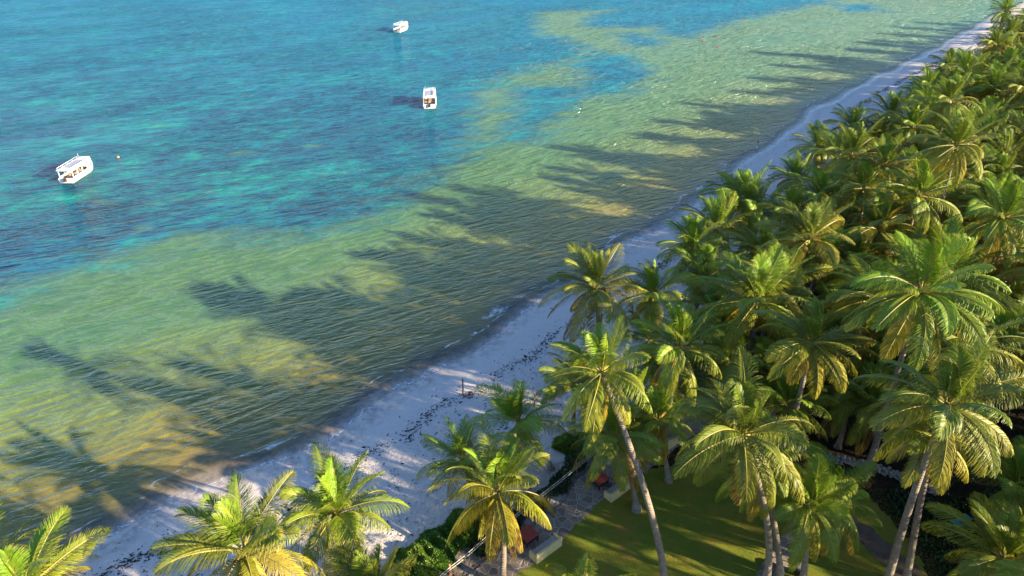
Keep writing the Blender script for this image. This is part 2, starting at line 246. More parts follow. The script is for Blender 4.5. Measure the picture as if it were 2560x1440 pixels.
(29.3,52.5,5.8,29.8,52.2,3.31,'d','dusky green lower grove palm, eighty-one percent across and fifty-four percent down the photo'),
(53.5,74.7,4.4,54.0,74.4,2.90,'d','shaded green mid grove palm, ninety-three percent across and thirty-nine percent down the photo'),
(59.2,72.9,5.3,59.7,72.6,3.39,'d','dark green mid grove palm, ninety-nine percent across and thirty-nine percent down the photo'),
(47.1,70.4,4.4,47.6,70.1,3.18,'d','dusky green mid grove palm, ninety percent across and forty-two percent down the photo'),
(51.6,54.1,4.4,52.1,53.8,3.27,'d','shaded green palm past right edge, seventy-five metres away, four metres tall'),
(52.8,58.5,5.0,53.3,58.2,3.05,'d','dark green palm past right edge, seventy-nine metres away, five metres tall'),
(46.6,53.6,6.0,47.1,53.3,2.81,'d','dusky green lower grove palm, ninety-nine percent across and fifty-three percent down the photo'),
(45.6,58.6,5.3,46.1,58.3,3.13,'d','shaded green lower grove palm, ninety-five percent across and fifty percent down the photo'),
(41.8,67.6,4.7,42.3,67.3,2.97,'d','dark green mid grove palm, eighty-seven percent across and forty-three percent down the photo'),
(33.2,43.3,4.3,33.7,43.0,3.31,'d','dusky green lower grove palm, ninety percent across and sixty-eight percent down the photo'),
(48.0,47.4,5.4,48.5,47.1,3.29,'d','shaded green palm past right edge, sixty-seven metres away, five metres tall'),
(14.5,45.2,4.4,15.0,44.9,2.97,'d','dark green lower grove palm, sixty-seven percent across and sixty-five percent down the photo'),
(23.7,56.0,4.9,24.2,55.7,3.15,'d','dusky green lower grove palm, seventy-four percent across and fifty-two percent down the photo'),
(18.6,50.6,6.1,19.1,50.3,2.92,'d','shaded green lower grove palm, seventy percent across and fifty-six percent down the photo'),
(21.6,44.4,5.2,22.1,44.1,3.36,'d','dark green lower grove palm, seventy-six percent across and sixty-five percent down the photo'),
(31.4,49.5,5.2,31.9,49.2,2.82,'d','dusky green lower grove palm, eighty-five percent across and fifty-nine percent down the photo'),
(42.1,58.4,6.4,42.6,58.1,2.87,'d','shaded green lower grove palm, ninety-two percent across and forty-eight percent down the photo'),
(57.9,62.4,5.6,58.4,62.1,3.00,'d','dark green palm past right edge, eighty-five metres away, six metres tall'),
(45.9,31.7,13.4,47.3,31.0,3.93,'y','sunlit olive palm past right edge, fifty-six metres away, thirteen metres tall'),
(39.6,25.0,12.2,39.6,24.3,3.54,'y','golden green palm past right edge, forty-seven metres away, twelve metres tall'),
(60.6,36.7,12.1,61.7,37.4,3.94,'n','green palm past right edge, seventy-one metres away, twelve metres tall'),
(71.4,38.1,10.6,71.7,37.7,4.06,'y','sunlit olive palm past right edge, eighty-one metres away, eleven metres tall'),
(60.1,28.1,12.5,59.3,28.3,3.90,'y','golden green palm past right edge, sixty-six metres away, twelve metres tall'),
(45.2,36.6,12.4,46.1,36.4,3.74,'y','yellow green palm past right edge, fifty-eight metres away, twelve metres tall'),
(58.4,41.9,13.7,58.0,41.4,4.03,'n','mid green palm past right edge, seventy-two metres away, fourteen metres tall'),
(62.0,45.7,13.4,61.5,44.9,3.94,'y','golden green palm past right edge, seventy-seven metres away, thirteen metres tall'),
(52.2,18.3,10.6,53.4,19.1,3.77,'d','dark green palm past right edge, fifty-five metres away, eleven metres tall'),
(65.5,27.7,11.0,66.7,26.8,3.65,'d','dusky green palm past right edge, seventy-one metres away, eleven metres tall'),
(63.2,32.3,10.9,64.5,32.3,3.52,'y','golden green palm past right edge, seventy-one metres away, eleven metres tall'),
(54.7,45.7,11.7,55.4,45.3,3.69,'y','yellow green palm past right edge, seventy-one metres away, twelve metres tall'),
(48.7,-2.3,13.1,49.9,-2.4,3.72,'d','dusky green palm past right edge, forty-nine metres away, thirteen metres tall'),
(69.1,31.7,10.9,69.9,31.0,3.51,'n','deep green palm past right edge, seventy-six metres away, eleven metres tall'),
(40.3,32.2,10.8,39.8,31.9,3.92,'y','yellow green palm past right edge, fifty-two metres away, eleven metres tall'),
(64.5,20.0,10.0,64.6,20.1,3.51,'n','mid green palm past right edge, sixty-eight metres away, ten metres tall'),
(51.3,30.6,12.1,52.0,29.9,3.76,'y','golden green palm past right edge, sixty metres away, twelve metres tall'),
(34.7,26.2,10.4,34.2,26.3,3.54,'n','green palm past right edge, forty-three metres away, ten metres tall'),
(67.0,11.9,10.8,66.8,12.1,3.61,'y','sunlit olive palm past right edge, sixty-eight metres away, eleven metres tall'),
(51.2,37.6,13.3,52.5,36.9,3.84,'d','shaded green palm past right edge, sixty-four metres away, thirteen metres tall'),
(56.6,32.8,11.3,56.0,32.8,3.87,'y','yellow green palm past right edge, sixty-five metres away, eleven metres tall'),
(71.4,14.0,10.2,71.4,13.5,3.89,'d','dusky green palm past right edge, seventy-three metres away, ten metres tall'),
(68.1,23.2,12.0,68.3,24.1,3.62,'n','deep green palm past right edge, seventy-two metres away, twelve metres tall'),
(39.6,2.9,12.4,39.8,2.6,3.78,'y','yellow green palm past right edge, forty metres away, twelve metres tall'),
(52.9,23.3,12.0,53.3,23.0,4.03,'y','sunlit olive palm past right edge, fifty-eight metres away, twelve metres tall'),
(71.5,45.6,13.9,71.5,45.1,4.09,'y','golden green palm past right edge, eighty-five metres away, fourteen metres tall'),
(56.9,20.5,10.6,56.9,21.3,3.51,'d','dark green palm past right edge, sixty-one metres away, eleven metres tall'),
(66.1,41.9,12.1,67.0,42.5,3.70,'d','dusky green palm past right edge, seventy-eight metres away, twelve metres tall'),
(66.3,36.2,14.0,65.7,35.3,3.57,'y','golden green palm past right edge, seventy-five metres away, fourteen metres tall'),
(59.8,-6.0,10.1,60.5,-6.5,3.78,'y','yellow green palm past right edge, sixty metres away, ten metres tall'),
(45.5,25.6,12.8,45.8,25.1,3.89,'n','mid green palm past right edge, fifty-two metres away, thirteen metres tall'),
(40.0,38.0,11.9,41.2,37.3,4.03,'d','shaded green palm past right edge, fifty-five metres away, twelve metres tall'),
(71.5,27.4,10.5,72.5,28.2,3.95,'n','green palm past right edge, seventy-seven metres away, eleven metres tall'),
(36.4,-5.2,14.0,37.0,-4.7,3.96,'n','mid green palm past right edge, thirty-seven metres away, fourteen metres tall'),
(59.9,16.6,12.8,59.8,17.0,3.74,'d','shaded green palm past right edge, sixty-two metres away, thirteen metres tall'),
(71.2,19.0,13.8,70.9,19.0,3.90,'n','green palm past right edge, seventy-four metres away, fourteen metres tall'),
(66.7,46.9,12.3,67.6,47.3,4.07,'d','dusky green palm past right edge, eighty-two metres away, twelve metres tall'),
(50.9,42.5,10.1,52.4,42.8,3.76,'y','golden green palm past right edge, sixty-six metres away, ten metres tall'),
(68.7,-6.0,13.4,68.3,-6.6,3.72,'d','dark green palm past right edge, sixty-nine metres away, thirteen metres tall'),
(47.8,21.1,10.9,47.9,20.2,3.67,'y','sunlit olive palm past right edge, fifty-two metres away, eleven metres tall'),
(27.0,19.5,10.6,28.0,19.0,3.80,'y','golden green palm past right edge, thirty-three metres away, eleven metres tall'),
(30.5,20.5,10.8,31.5,20.0,3.80,'y','yellow green palm past right edge, thirty-seven metres away, eleven metres tall'),
(33.0,17.0,9.5,34.0,16.5,3.80,'y','sunlit olive palm past right edge, thirty-seven metres away, nine metres tall'),
(14.0,14.0,12.4,15.0,13.5,3.80,'y','golden green palm past bottom edge, twenty metres away, twelve metres tall'),
(3.0,16.0,11.2,4.0,15.5,3.80,'y','yellow green palm past bottom edge, sixteen metres away, eleven metres tall'),
(-8.0,14.0,11.6,-7.0,13.5,3.80,'y','sunlit olive palm past bottom edge, sixteen metres away, twelve metres tall'),
(9.0,4.0,12.2,10.0,3.5,3.80,'y','golden green palm past bottom edge, ten metres away, twelve metres tall'),
(19.0,11.0,9.4,20.0,10.5,3.80,'y','yellow green palm past right edge, twenty-two metres away, nine metres tall'),
(-2.0,5.0,11.2,-1.0,4.5,3.80,'y','sunlit olive palm past bottom edge, five metres away, eleven metres tall'),
]
NHAND=49
# ---------------------------------------------------------------- helpers
COL = sc.collection
rnd = random.Random(5)
def tag(o, label=None, cat=None, group=None, kind=None):
    if label: o['label'] = label
    if cat: o['category'] = cat
    if group: o['group'] = group
    if kind: o['kind'] = kind
    return o
def empty(name, loc, rz=0):
    o = bpy.data.objects.new(name, None); o.location = loc; o.rotation_euler = (0, 0, rz)
    o.empty_display_size = .3; COL.objects.link(o); return o
def mesh_np(name, v, f, mats, smooth=False, matidx=None, attrs=None):
    """v (n,3), f (m,k) arrays"""
    me = bpy.data.meshes.new(name); v = np.asarray(v, np.float32); f = np.asarray(f, np.int32)
    me.vertices.add(len(v)); me.vertices.foreach_set('co', v.ravel())
    k = f.shape[1]; me.loops.add(f.size); me.loops.foreach_set('vertex_index', f.ravel())
    me.polygons.add(len(f)); me.polygons.foreach_set('loop_start', np.arange(0, f.size, k, dtype=np.int32))
    if matidx is not None: me.polygons.foreach_set('material_index', np.asarray(matidx, np.int32))
    me.polygons.foreach_set('use_smooth', np.full(len(f), smooth))
    for m in mats: me.materials.append(m)
    for an, arr in (attrs or {}).items():
        a = me.attributes.new(an, 'FLOAT', 'POINT'); a.data.foreach_set('value', np.asarray(arr, np.float32))
    me.update(); me.validate(); return me
def link(name, me, parent=None, loc=None):
    o = bpy.data.objects.new(name, me); COL.objects.link(o)
    if parent: o.parent = parent
    if loc is not None: o.location = loc
    return o
class MB:
    """collects shapes into one mesh"""
    def __init__(s): s.bm = bmesh.new()
    def box(s, c, d, rz=0, bev=0, M=None):
        r = bmesh.ops.create_cube(s.bm, size=1.0); vs = r['verts']
        bmesh.ops.scale(s.bm, vec=d, verts=vs)
        if bev: 
            es = list({e for v_ in vs for e in v_.link_edges})
            rr = bmesh.ops.bevel(s.bm, geom=es, offset=bev, segments=2, affect='EDGES'); vs = list({v_ for f_ in rr['faces'] for v_ in f_.verts} | set(v for v in vs if v.is_valid))
        mt = Matrix.Translation(c) @ Matrix.Rotation(rz, 4, 'Z')
        if M: mt = M @ mt
        bmesh.ops.transform(s.bm, matrix=mt, verts=vs)
        return s
    def cyl(s, a, b, r1, r2=None, n=10):
        a, b = Vector(a), Vector(b); d = b - a; r2 = r1 if r2 is None else r2
        r = bmesh.ops.create_cone(s.bm, cap_ends=True, segments=n, radius1=r1, radius2=r2, depth=d.length)
        mt = Matrix.Translation((a + b) / 2) @ d.to_track_quat('Z', 'Y').to_matrix().to_4x4()
        bmesh.ops.transform(s.bm, matrix=mt, verts=r['verts']); return s
    def ball(s, c, r, sub=2, sc_=(1, 1, 1)):
        q = bmesh.ops.create_icosphere(s.bm, subdivisions=sub, radius=r)
        bmesh.ops.transform(s.bm, matrix=Matrix.Translation(c) @ Matrix.Diagonal((*sc_, 1)), verts=q['verts']); return s
    def prism(s, pts, z0, z1):
        lo = [s.bm.verts.new((p[0], p[1], z0)) for p in pts]; hi = [s.bm.verts.new((p[0], p[1], z1)) for p in pts]
        n = len(pts); s.bm.faces.new(lo[::-1]); s.bm.faces.new(hi)
        for i in range(n): s.bm.faces.new((lo[i], lo[(i + 1) % n], hi[(i + 1) % n], hi[i]))
        return s
    def build(s, name, mat, parent=None, smooth=False, loc=None):
        bmesh.ops.recalc_face_normals(s.bm, faces=s.bm.faces)
        me = bpy.data.meshes.new(name); s.bm.to_mesh(me); s.bm.free(); me.materials.append(mat)
        if smooth: me.polygons.foreach_set('use_smooth', [True] * len(me.polygons))
        return link(name, me, parent, loc)
# ---------------------------------------------------------------- material helper
class NT:
    def __init__(s, name):
        s.m = bpy.data.materials.new(name); s.m.use_nodes = True; s.t = s.m.node_tree; s.t.nodes.clear()
        s.out = s.n('ShaderNodeOutputMaterial'); s.p = s.n('ShaderNodeBsdfPrincipled'); s.l(s.p.outputs[0], s.out.inputs[0])
    def n(s, t, **k):
        x = s.t.nodes.new(t)
        for a, b in k.items(): setattr(x, a, b)
        return x
    def l(s, a, b): s.t.links.new(a, b)
    def val(s, sock, v):
        if hasattr(v, 'is_output') or hasattr(v, 'links'): s.l(v, sock)
        else: sock.default_value = v
    def math(s, op, a, b=0.0, c=0.0, clamp=False):
        x = s.n('ShaderNodeMath', operation=op); x.use_clamp = clamp
        s.val(x.inputs[0], a); s.val(x.inputs[1], b)
        if op in ('MULTIPLY_ADD', 'SMOOTH_MIN', 'SMOOTH_MAX'): s.val(x.inputs[2], c)
        return x.outputs[0]
    def ramp(s, f, stops, interp='LINEAR'):
        x = s.n('ShaderNodeValToRGB'); x.color_ramp.interpolation = interp; e = x.color_ramp.elements
        while len(e) < len(stops): e.new(0.5)
        for i, (p, c) in enumerate(stops):
            e[i].position = p; e[i].color = (*c, 1) if len(c) == 3 else c
        s.l(f, x.inputs[0]); return x.outputs[0]
    def mapr(s, f, a, b, c=0.0, d=1.0, smooth=False):
        x = s.n('ShaderNodeMapRange'); x.interpolation_type = 'SMOOTHSTEP' if smooth else 'LINEAR'
        s.val(x.inputs[0], f); s.val(x.inputs[1], a); s.val(x.inputs[2], b); s.val(x.inputs[3], c); s.val(x.inputs[4], d); return x.outputs[0]
    def mix(s, f, a, b, mode='MIX'):
        x = s.n('ShaderNodeMix', data_type='RGBA', blend_type=mode)
        s.val(x.inputs[0], f)
        for i, v in ((6, a), (7, b)):
            if hasattr(v, 'links'): s.l(v, x.inputs[i])
            else: x.inputs[i].default_value = (*v, 1)
        return x.outputs[2]
    def coord(s, rot=0.0, scale=(1, 1, 1), kind='Object'):
        t = s.n('ShaderNodeTexCoord'); o = t.outputs[kind]
        if rot:
            m0 = s.n('ShaderNodeMapping'); m0.inputs[2].default_value = (0, 0, -rot); s.l(o, m0.inputs[0]); o = m0.outputs[0]
        m = s.n('ShaderNodeMapping'); m.inputs[3].default_value = scale; s.l(o, m.inputs[0]); return m.outputs[0]
    def noise(s, co, sc_, det=3, rough=.5, dist=0.0, color=False):
        x = s.n('ShaderNodeTexNoise'); s.l(co, x.inputs['Vector']); x.inputs['Scale'].default_value = sc_
        x.inputs['Detail'].default_value = det; x.inputs['Roughness'].default_value = rough; x.inputs['Distortion'].default_value = dist
        return x.outputs[1 if color else 0]
    def attr(s, name):
        x = s.n('ShaderNodeAttribute', attribute_name=name); return x.outputs['Fac']
    def bump(s, h, strength=1.0, dist=0.1, normal=None):
        x = s.n('ShaderNodeBump'); s.val(x.inputs['Strength'], strength); x.inputs['Distance'].default_value = dist
        s.l(h, x.inputs['Height'])
        if normal: s.l(normal, x.inputs['Normal'])
        return x.outputs[0]
    def set(s, **k):
        for a, v in k.items():
            a = a.replace('_', ' ')
            if isinstance(v, tuple) and len(v) == 3: v = (*v, 1)
            s.val(s.p.inputs[a], v)
        return s
def simple(name, col, rough=.6, var=.25, scale=4.0, bump=0.0, **k):
    t = NT(name); co = t.coord(); n = t.noise(co, scale, 5, .6)
    d = tuple(c * (1 - var) for c in col); l = tuple(min(1, c * (1 + var)) for c in col)
    t.set(Base_Color=t.ramp(n, [(.3, d), (.7, l)]), Roughness=rough, **k)
    if bump: t.set(Normal=t.bump(n, .6, bump))
    return t.m
# ---------------------------------------------------------------- terrain functions
SH = np.array(SHORE, float)
def shore_dist(x, y):
    """signed distance, positive seaward"""
    best = np.full(x.shape, 1e9); ys = np.interp(x, SH[:, 0], SH[:, 1])
    for (a, b), (c, d) in zip(SH[:-1], SH[1:]):
        dx, dy = c - a, d - b; t = np.clip(((x - a) * dx + (y - b) * dy) / (dx * dx + dy * dy), 0, 1)
        best = np.minimum(best, np.hypot(x - a - t * dx, y - b - t * dy))
    return np.where(y > ys, best, -best)
def poly_sd(x, y, P):
    P = np.array(P, float); best = np.full(x.shape, 1e9); ins = np.zeros(x.shape, bool)
    for (a, b), (c, d) in zip(P, np.roll(P, -1, 0)):
        dx, dy = c - a, d - b; t = np.clip(((x - a) * dx + (y - b) * dy) / (dx * dx + dy * dy + 1e-9), 0, 1)
        best = np.minimum(best, np.hypot(x - a - t * dx, y - b - t * dy))
        cr = ((b > y) != (d > y)) & (x < (c - a) * (y - b) / (d - b + 1e-12) + a); ins ^= cr
    return np.where(ins, best, -best)
def wob(x, y):
    return .45 * np.sin(x * .31 + y * .17) + .3 * np.sin(x * .9 - y * .6 + 1) + .16 * np.sin(x * 2.3 + y * 1.4 + 2)
def ground_z(x, y, sd=None):
    if sd is None: sd = shore_dist(x, y)
    d = -(sd + wob(x, y)); land = .62 * (1 - np.exp(-np.maximum(d, 0) / 7.0)) * 1.0
    return np.where(d > 0, land, np.maximum(d * .05, -3.0))
def gz(x, y): return float(ground_z(np.array([float(x)]), np.array([float(y)]))[0])
def gridmesh(xs, ys):
    X, Y = np.meshgrid(xs, ys); nx, ny = len(xs), len(ys); i = np.arange(nx * ny).reshape(ny, nx)
    F = np.stack([i[:-1, :-1], i[:-1, 1:], i[1:, 1:], i[1:, :-1]], -1).reshape(-1, 4); return X.ravel(), Y.ravel(), F
def axis(lo, hi, step, far_lo, far_hi):
    g = [40, 80, 160, 320, 640, 1280, 2600]
    return np.array([-far_lo * k / 1 for k in []] + [lo - q for q in g[::-1] if lo - q > -far_lo] + list(np.arange(lo, hi + .01, step)) + [hi + q for q in g if hi + q < far_hi])
# ---------------------------------------------------------------- ground sheet
t = NT('ground_soil_and_sand'); co = t.coord(); d = t.attr('inland')
n1 = t.noise(co, .35, 5, .6); n2 = t.noise(co, 7.0, 5, .7); n3 = t.noise(co, 1.6, 4, .6)
dn = t.math('ADD', d, t.math('MULTIPLY', t.math('SUBTRACT', n3, .5), 2.2))
sand = t.ramp(n2, [(.25, (.58, .49, .43)), (.6, (.69, .60, .535)), (.8, (.74, .65, .58))])
wet = t.mix(t.mapr(t.noise(co, 1.1, 6, .75), .42, .62), (.62, .52, .44), (.30, .25, .23))
c1 = t.mix(t.mapr(dn, 0.2, 2.6, smooth=True), wet, sand)
speck = t.mapr(t.noise(t.coord(scale=(1, 1.6, 1)), 9.0, 3, .8), .70, .76)
c1 = t.mix(t.math('MULTIPLY', speck, t.mapr(dn, 3.5, 6)), c1, (.16, .12, .08))
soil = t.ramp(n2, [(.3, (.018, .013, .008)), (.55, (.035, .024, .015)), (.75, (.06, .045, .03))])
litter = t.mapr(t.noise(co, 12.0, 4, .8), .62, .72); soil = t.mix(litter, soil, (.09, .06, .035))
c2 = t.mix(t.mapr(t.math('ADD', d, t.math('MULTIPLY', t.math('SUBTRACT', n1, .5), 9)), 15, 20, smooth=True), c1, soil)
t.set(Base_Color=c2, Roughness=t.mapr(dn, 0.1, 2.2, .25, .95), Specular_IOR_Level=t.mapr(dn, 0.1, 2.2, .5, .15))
foot = t.n('ShaderNodeTexVoronoi'); t.l(t.coord(scale=(1, 1, 1)), foot.inputs['Vector']); foot.inputs['Scale'].default_value = 2.1
fz = t.math('MULTIPLY', t.mapr(foot.outputs['Distance'], 0, .35, -1, 0), t.mapr(dn, 8, 12))
hh = t.math('ADD', t.math('MULTIPLY', fz, .6), t.math('ADD', t.math('MULTIPLY', n3, .9), t.math('MULTIPLY', n2, .35)))
t.set(Normal=t.bump(hh, t.mapr(dn, .5, 9, .15, 1.0), .26)); M_ground = t.m
xs = axis(-120, 230, 1.25, 3300, 3300); ys = axis(-20, 300, 1.25, 1500, 3800)
X, Y, F = gridmesh(xs, ys); S_ = shore_dist(X, Y); Z = ground_z(X, Y, S_)
inl = -(S_ + wob(X, Y))
micro = np.where(inl > 1, .03 * np.sin(X * 1.7 + np.sin(Y * 1.1)) * np.cos(Y * 1.3 + X * .4), 0)
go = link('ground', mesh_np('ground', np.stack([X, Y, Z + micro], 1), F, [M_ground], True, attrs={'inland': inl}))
tag(go, kind='structure')
# ---------------------------------------------------------------- sea sheet
t = NT('sea_water'); co = t.coord()
sd_ = t.attr('seaward'); reef = t.attr('reef')
big = t.noise(t.coord(R_(35), (.55, 1.0, 1)), .055, 5, .6); med = t.noise(t.coord(R_(25), (.5, 1.0, 1)), .22, 5, .65); fine = t.noise(co, .9, 5, .7)
# shallow sandy water: olive near the edge, green further out, milky aqua far away
shallow = t.ramp(t.mapr(sd_, 0, 110), [(0, (.26, .20, .12)), (.045, (.27, .19, .035)), (.13, (.185, .195, .034)), (.24, (.072, .165, .046)), (.34, (.058, .155, .048)), (.6, (.066, .165, .088)), (1, (.052, .18, .13))])
sy = t.n('ShaderNodeSeparateXYZ'); t.l(co, sy.inputs[0])
far = t.mapr(sy.outputs[1], 90, 230)
shallow = t.mix(far, shallow, (.09, .21, .155)); shallow = t.mix(t.mapr(med, .35, .7, 0, .45), shallow, (.02, .095, .04))
spk = t.noise(t.coord(R_(18), (.38, 1.0, 1)), .55, 4, .7)
deep = t.ramp(t.math('ADD', t.math('MULTIPLY', spk, .34), t.math('ADD', t.math('MULTIPLY', big, .36), t.math('MULTIPLY', med, .30))), [(.41, (.0005, .014, .042)), (.48, (.0005, .042, .085)), (.54, (.001, .12, .13)), (.61, (.005, .29, .20))])
deep = t.mix(t.math('MULTIPLY', far, .6), deep, (.0005, .14, .29)); 
deep = t.mix(t.math('MULTIPLY', t.mapr(t.noise(t.coord(R_(20), (.5, 1, 1)), .13, 3, .6), .64, .72), t.mapr(sy.outputs[1], 150, 90)), deep, (.09, .17, .045))
rf = t.math('ADD', reef, t.math('MULTIPLY', t.math('SUBTRACT', med, .5), 22)); rf = t.math('ADD', rf, t.math('MULTIPLY', t.math('SUBTRACT', fine, .5), 3))
col = t.mix(t.mapr(rf, -6, 5.5, smooth=True), shallow, deep)
edge = t.math('ADD', sd_, t.math('MULTIPLY', t.math('SUBTRACT', t.noise(co, .8, 5, .7), .5), 3.2))
# floating weed debris band along the waterline
wd = t.math('MULTIPLY', t.mapr(t.noise(t.coord(R_(42), (.45, 1.2, 1)), .55, 6, .75), .44, .60), t.math('MULTIPLY', t.mapr(edge, .1, 1.0), t.mapr(edge, 4.0, 1.6)))
col = t.mix(t.math('MULTIPLY', wd, .7), col, (.035, .035, .06))
def ridge(rot, sx, scale, det, rough, dist):
    n_ = t.noise(t.coord(rot, (sx, 1, 1)), scale, det, rough, dist)
    return t.math('SUBTRACT', 1.0, t.math('ABSOLUTE', t.math('MULTIPLY', t.math('SUBTRACT', n_, .5), 3.2)))
r1 = ridge(R_(27), .24, .85, 2, .45, .35); r2 = ridge(R_(12), .32, 1.9, 3, .6, .4); r3 = ridge(R_(40), .4, .38, 2, .5, .3)
r4 = ridge(R_(16), .35, .24, 3, .55, .3)
hgt0 = t.math('MULTIPLY', t.math('MULTIPLY', r4, .35), t.mapr(sy.outputs[1], 80, 200))
hgt = t.math('ADD', t.math('MULTIPLY', r1, .40), t.math('ADD', t.math('MULTIPLY', r2, .20), t.math('MULTIPLY', r3, .22)))
calm = t.math('MULTIPLY', t.mapr(sd_, .3, 9, .25, 1.0), t.mapr(sy.outputs[1], 60, 220, .75, 2.2))
calm = t.math('MULTIPLY', calm, t.mapr(t.noise(t.coord(R_(30), (.4, 1, 1)), .06, 3, .6), .38, .62, .55, 1.25))
foam = t.math('MULTIPLY', t.math('MULTIPLY', t.mapr(edge, -.15, .10), t.mapr(edge, .45, .15)), t.mapr(t.noise(co, 1.2, 4, .7), .30, .52))
e2 = t.math('ADD', sd_, t.math('MULTIPLY', t.math('SUBTRACT', t.noise(t.coord(R_(40), (.35, 1, 1)), .5, 3, .6), .5), 5))
f2 = t.math('MULTIPLY', t.math('MULTIPLY', t.mapr(e2, 2.1, 2.25), t.mapr(e2, 2.5, 2.3)), t.mapr(t.noise(co, .35, 4, .7), .50, .62))
foam = t.math('MAXIMUM', foam, f2)
col = t.mix(t.math('MULTIPLY', foam, .9), col, (.85, .85, .85))
hgt = t.math('ADD', hgt, hgt0)
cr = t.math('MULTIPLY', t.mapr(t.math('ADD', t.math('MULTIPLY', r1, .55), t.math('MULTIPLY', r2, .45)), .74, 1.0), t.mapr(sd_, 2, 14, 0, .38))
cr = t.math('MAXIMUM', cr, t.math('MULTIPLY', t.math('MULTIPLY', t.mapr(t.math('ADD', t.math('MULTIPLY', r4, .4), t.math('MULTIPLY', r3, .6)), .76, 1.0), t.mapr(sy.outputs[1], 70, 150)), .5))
light = t.mix(t.mapr(rf, -6, 5.5, smooth=True), (.21, .33, .17), (.008, .27, .40)); col = t.mix(cr, col, light)  # crest highlights painted into the water colour, following ridge height
wn = t.bump(hgt, calm, .8)
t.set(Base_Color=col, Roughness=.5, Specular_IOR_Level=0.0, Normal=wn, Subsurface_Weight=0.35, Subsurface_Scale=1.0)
t.p.inputs['Subsurface Radius'].default_value = (1.3, 1.6, 1.2)
gl = t.n('ShaderNodeBsdfGlossy'); gl.inputs['Roughness'].default_value = .12; t.l(wn, gl.inputs['Normal'])
fr = t.n('ShaderNodeFresnel'); fr.inputs[0].default_value = 1.333; t.l(wn, fr.inputs['Normal'])
mg = t.n('ShaderNodeMixShader'); t.l(t.math('MINIMUM', t.math('MULTIPLY', fr.outputs[0], 1.4), .20), mg.inputs[0]); t.l(t.p.outputs[0], mg.inputs[1]); t.l(gl.outputs[0], mg.inputs[2])
trn = t.n('ShaderNodeBsdfTransparent'); ma = t.n('ShaderNodeMixShader')
alpha = t.math('MAXIMUM', foam, t.mapr(t.math('ADD', sd_, t.math('MULTIPLY', t.math('SUBTRACT', fine, .5), 1.0)), -.2, 3.0, .15, 1, smooth=True))
t.l(alpha, ma.inputs[0]); t.l(trn.outputs[0], ma.inputs[1]); t.l(mg.outputs[0], ma.inputs[2]); t.l(ma.outputs[0], t.out.inputs[0])
M_sea = t.m
xs = axis(-230, 230, 1.5, 3300, 3300); ys = axis(20, 320, 1.5, 1500, 3800)
X, Y, F = gridmesh(xs, ys); S_ = shore_dist(X, Y) + wob(X, Y)
rfv = np.full(X.shape, -1e3)
for P in REEF: rfv = np.maximum(rfv, poly_sd(X, Y, P))
rfv = np.clip(rfv, -25, 25); keep = (S_ > -4); fk = keep[F].any(1); F = F[fk]
used = np.unique(F); remap = -np.ones(len(X), int); remap[used] = np.arange(len(used)); F = remap[F]; X, Y, S_, rfv = X[used], Y[used], S_[used], rfv[used]
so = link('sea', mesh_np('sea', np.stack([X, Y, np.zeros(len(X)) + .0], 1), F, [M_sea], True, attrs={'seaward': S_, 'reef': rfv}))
tag(so, kind='structure')
# ---------------------------------------------------------------- plant materials
def leafmat(name):
    t = NT(name); age = t.attr('age'); part = t.attr('rachis'); oi = t.n('ShaderNodeObjectInfo'); n = t.noise(t.coord(), 1.3, 2)
    a = t.math('ADD', age, t.math('MULTIPLY', t.math('SUBTRACT', n, .5), .25)); a = t.math('ADD', a, t.mapr(oi.outputs['Random'], 0, 1, -.17, .18), clamp=True)
    leaf = t.ramp(a, [(0, (.20, .34, .02)), (.22, (.19, .27, .018)), (.48, (.22, .255, .018)), (.72, (.40, .32, .025)), (.90, (.42, .28, .035)), (1, (.25, .12, .035))])
    tip = t.attr('tip'); leaf = t.mix(t.math('MULTIPLY', t.mapr(tip, .55, 1), t.mapr(n, .35, .7, .1, .8)), leaf, (.30, .21, .05))
    leaf = t.mix(t.mapr(oi.outputs['Random'], .6, 1, 0, .35), leaf, (.045, .085, .018))
    c = t.mix(part, leaf, (.34, .30, .06))
    t.set(Base_Color=c, Roughness=.46, Specular_IOR_Level=.35)
    tr = t.n('ShaderNodeBsdfTranslucent'); t.l(t.mix(.45, c, (.30, .36, .02)), tr.inputs[0]); mx = t.n('ShaderNodeMixShader'); mx.inputs[0].default_value = .20
    t.l(t.p.outputs[0], mx.inputs[1]); t.l(tr.outputs[0], mx.inputs[2]); t.l(mx.outputs[0], t.out.inputs[0]); return t.m
M_leaf = leafmat('palm_leaf')
t = NT('palm_bark'); co = t.coord(); wv = t.n('ShaderNodeTexWave', bands_direction='Z'); t.l(co, wv.inputs[0]); wv.inputs['Scale'].default_value = 2.3; wv.inputs['Distortion'].default_value = 2.5; wv.inputs['Detail'].default_value = 2; wv.inputs['Detail Scale'].default_value = 2.0
n = t.noise(co, 3, 4, .6); oi = t.n('ShaderNodeObjectInfo')
c = t.ramp(n, [(.3, (.20, .15, .11)), (.7, (.36, .30, .24))]); c = t.mix(t.mapr(wv.outputs[1], .1, .4, .55, 0), c, (.09, .065, .05)); c = t.mix(t.mapr(oi.outputs['Random'], .5, 1, 0, .5), c, (.16, .11, .08))
t.set(Base_Color=c, Roughness=.85, Normal=t.bump(wv.outputs[1], .7, .05)); M_bark = t.m
M_nut = simple('coconut_husk', (.30, .30, .05), .5, .4, 3)
M_flower = simple('palm_flower_stalk', (.55, .33, .08), .7, .35, 3)
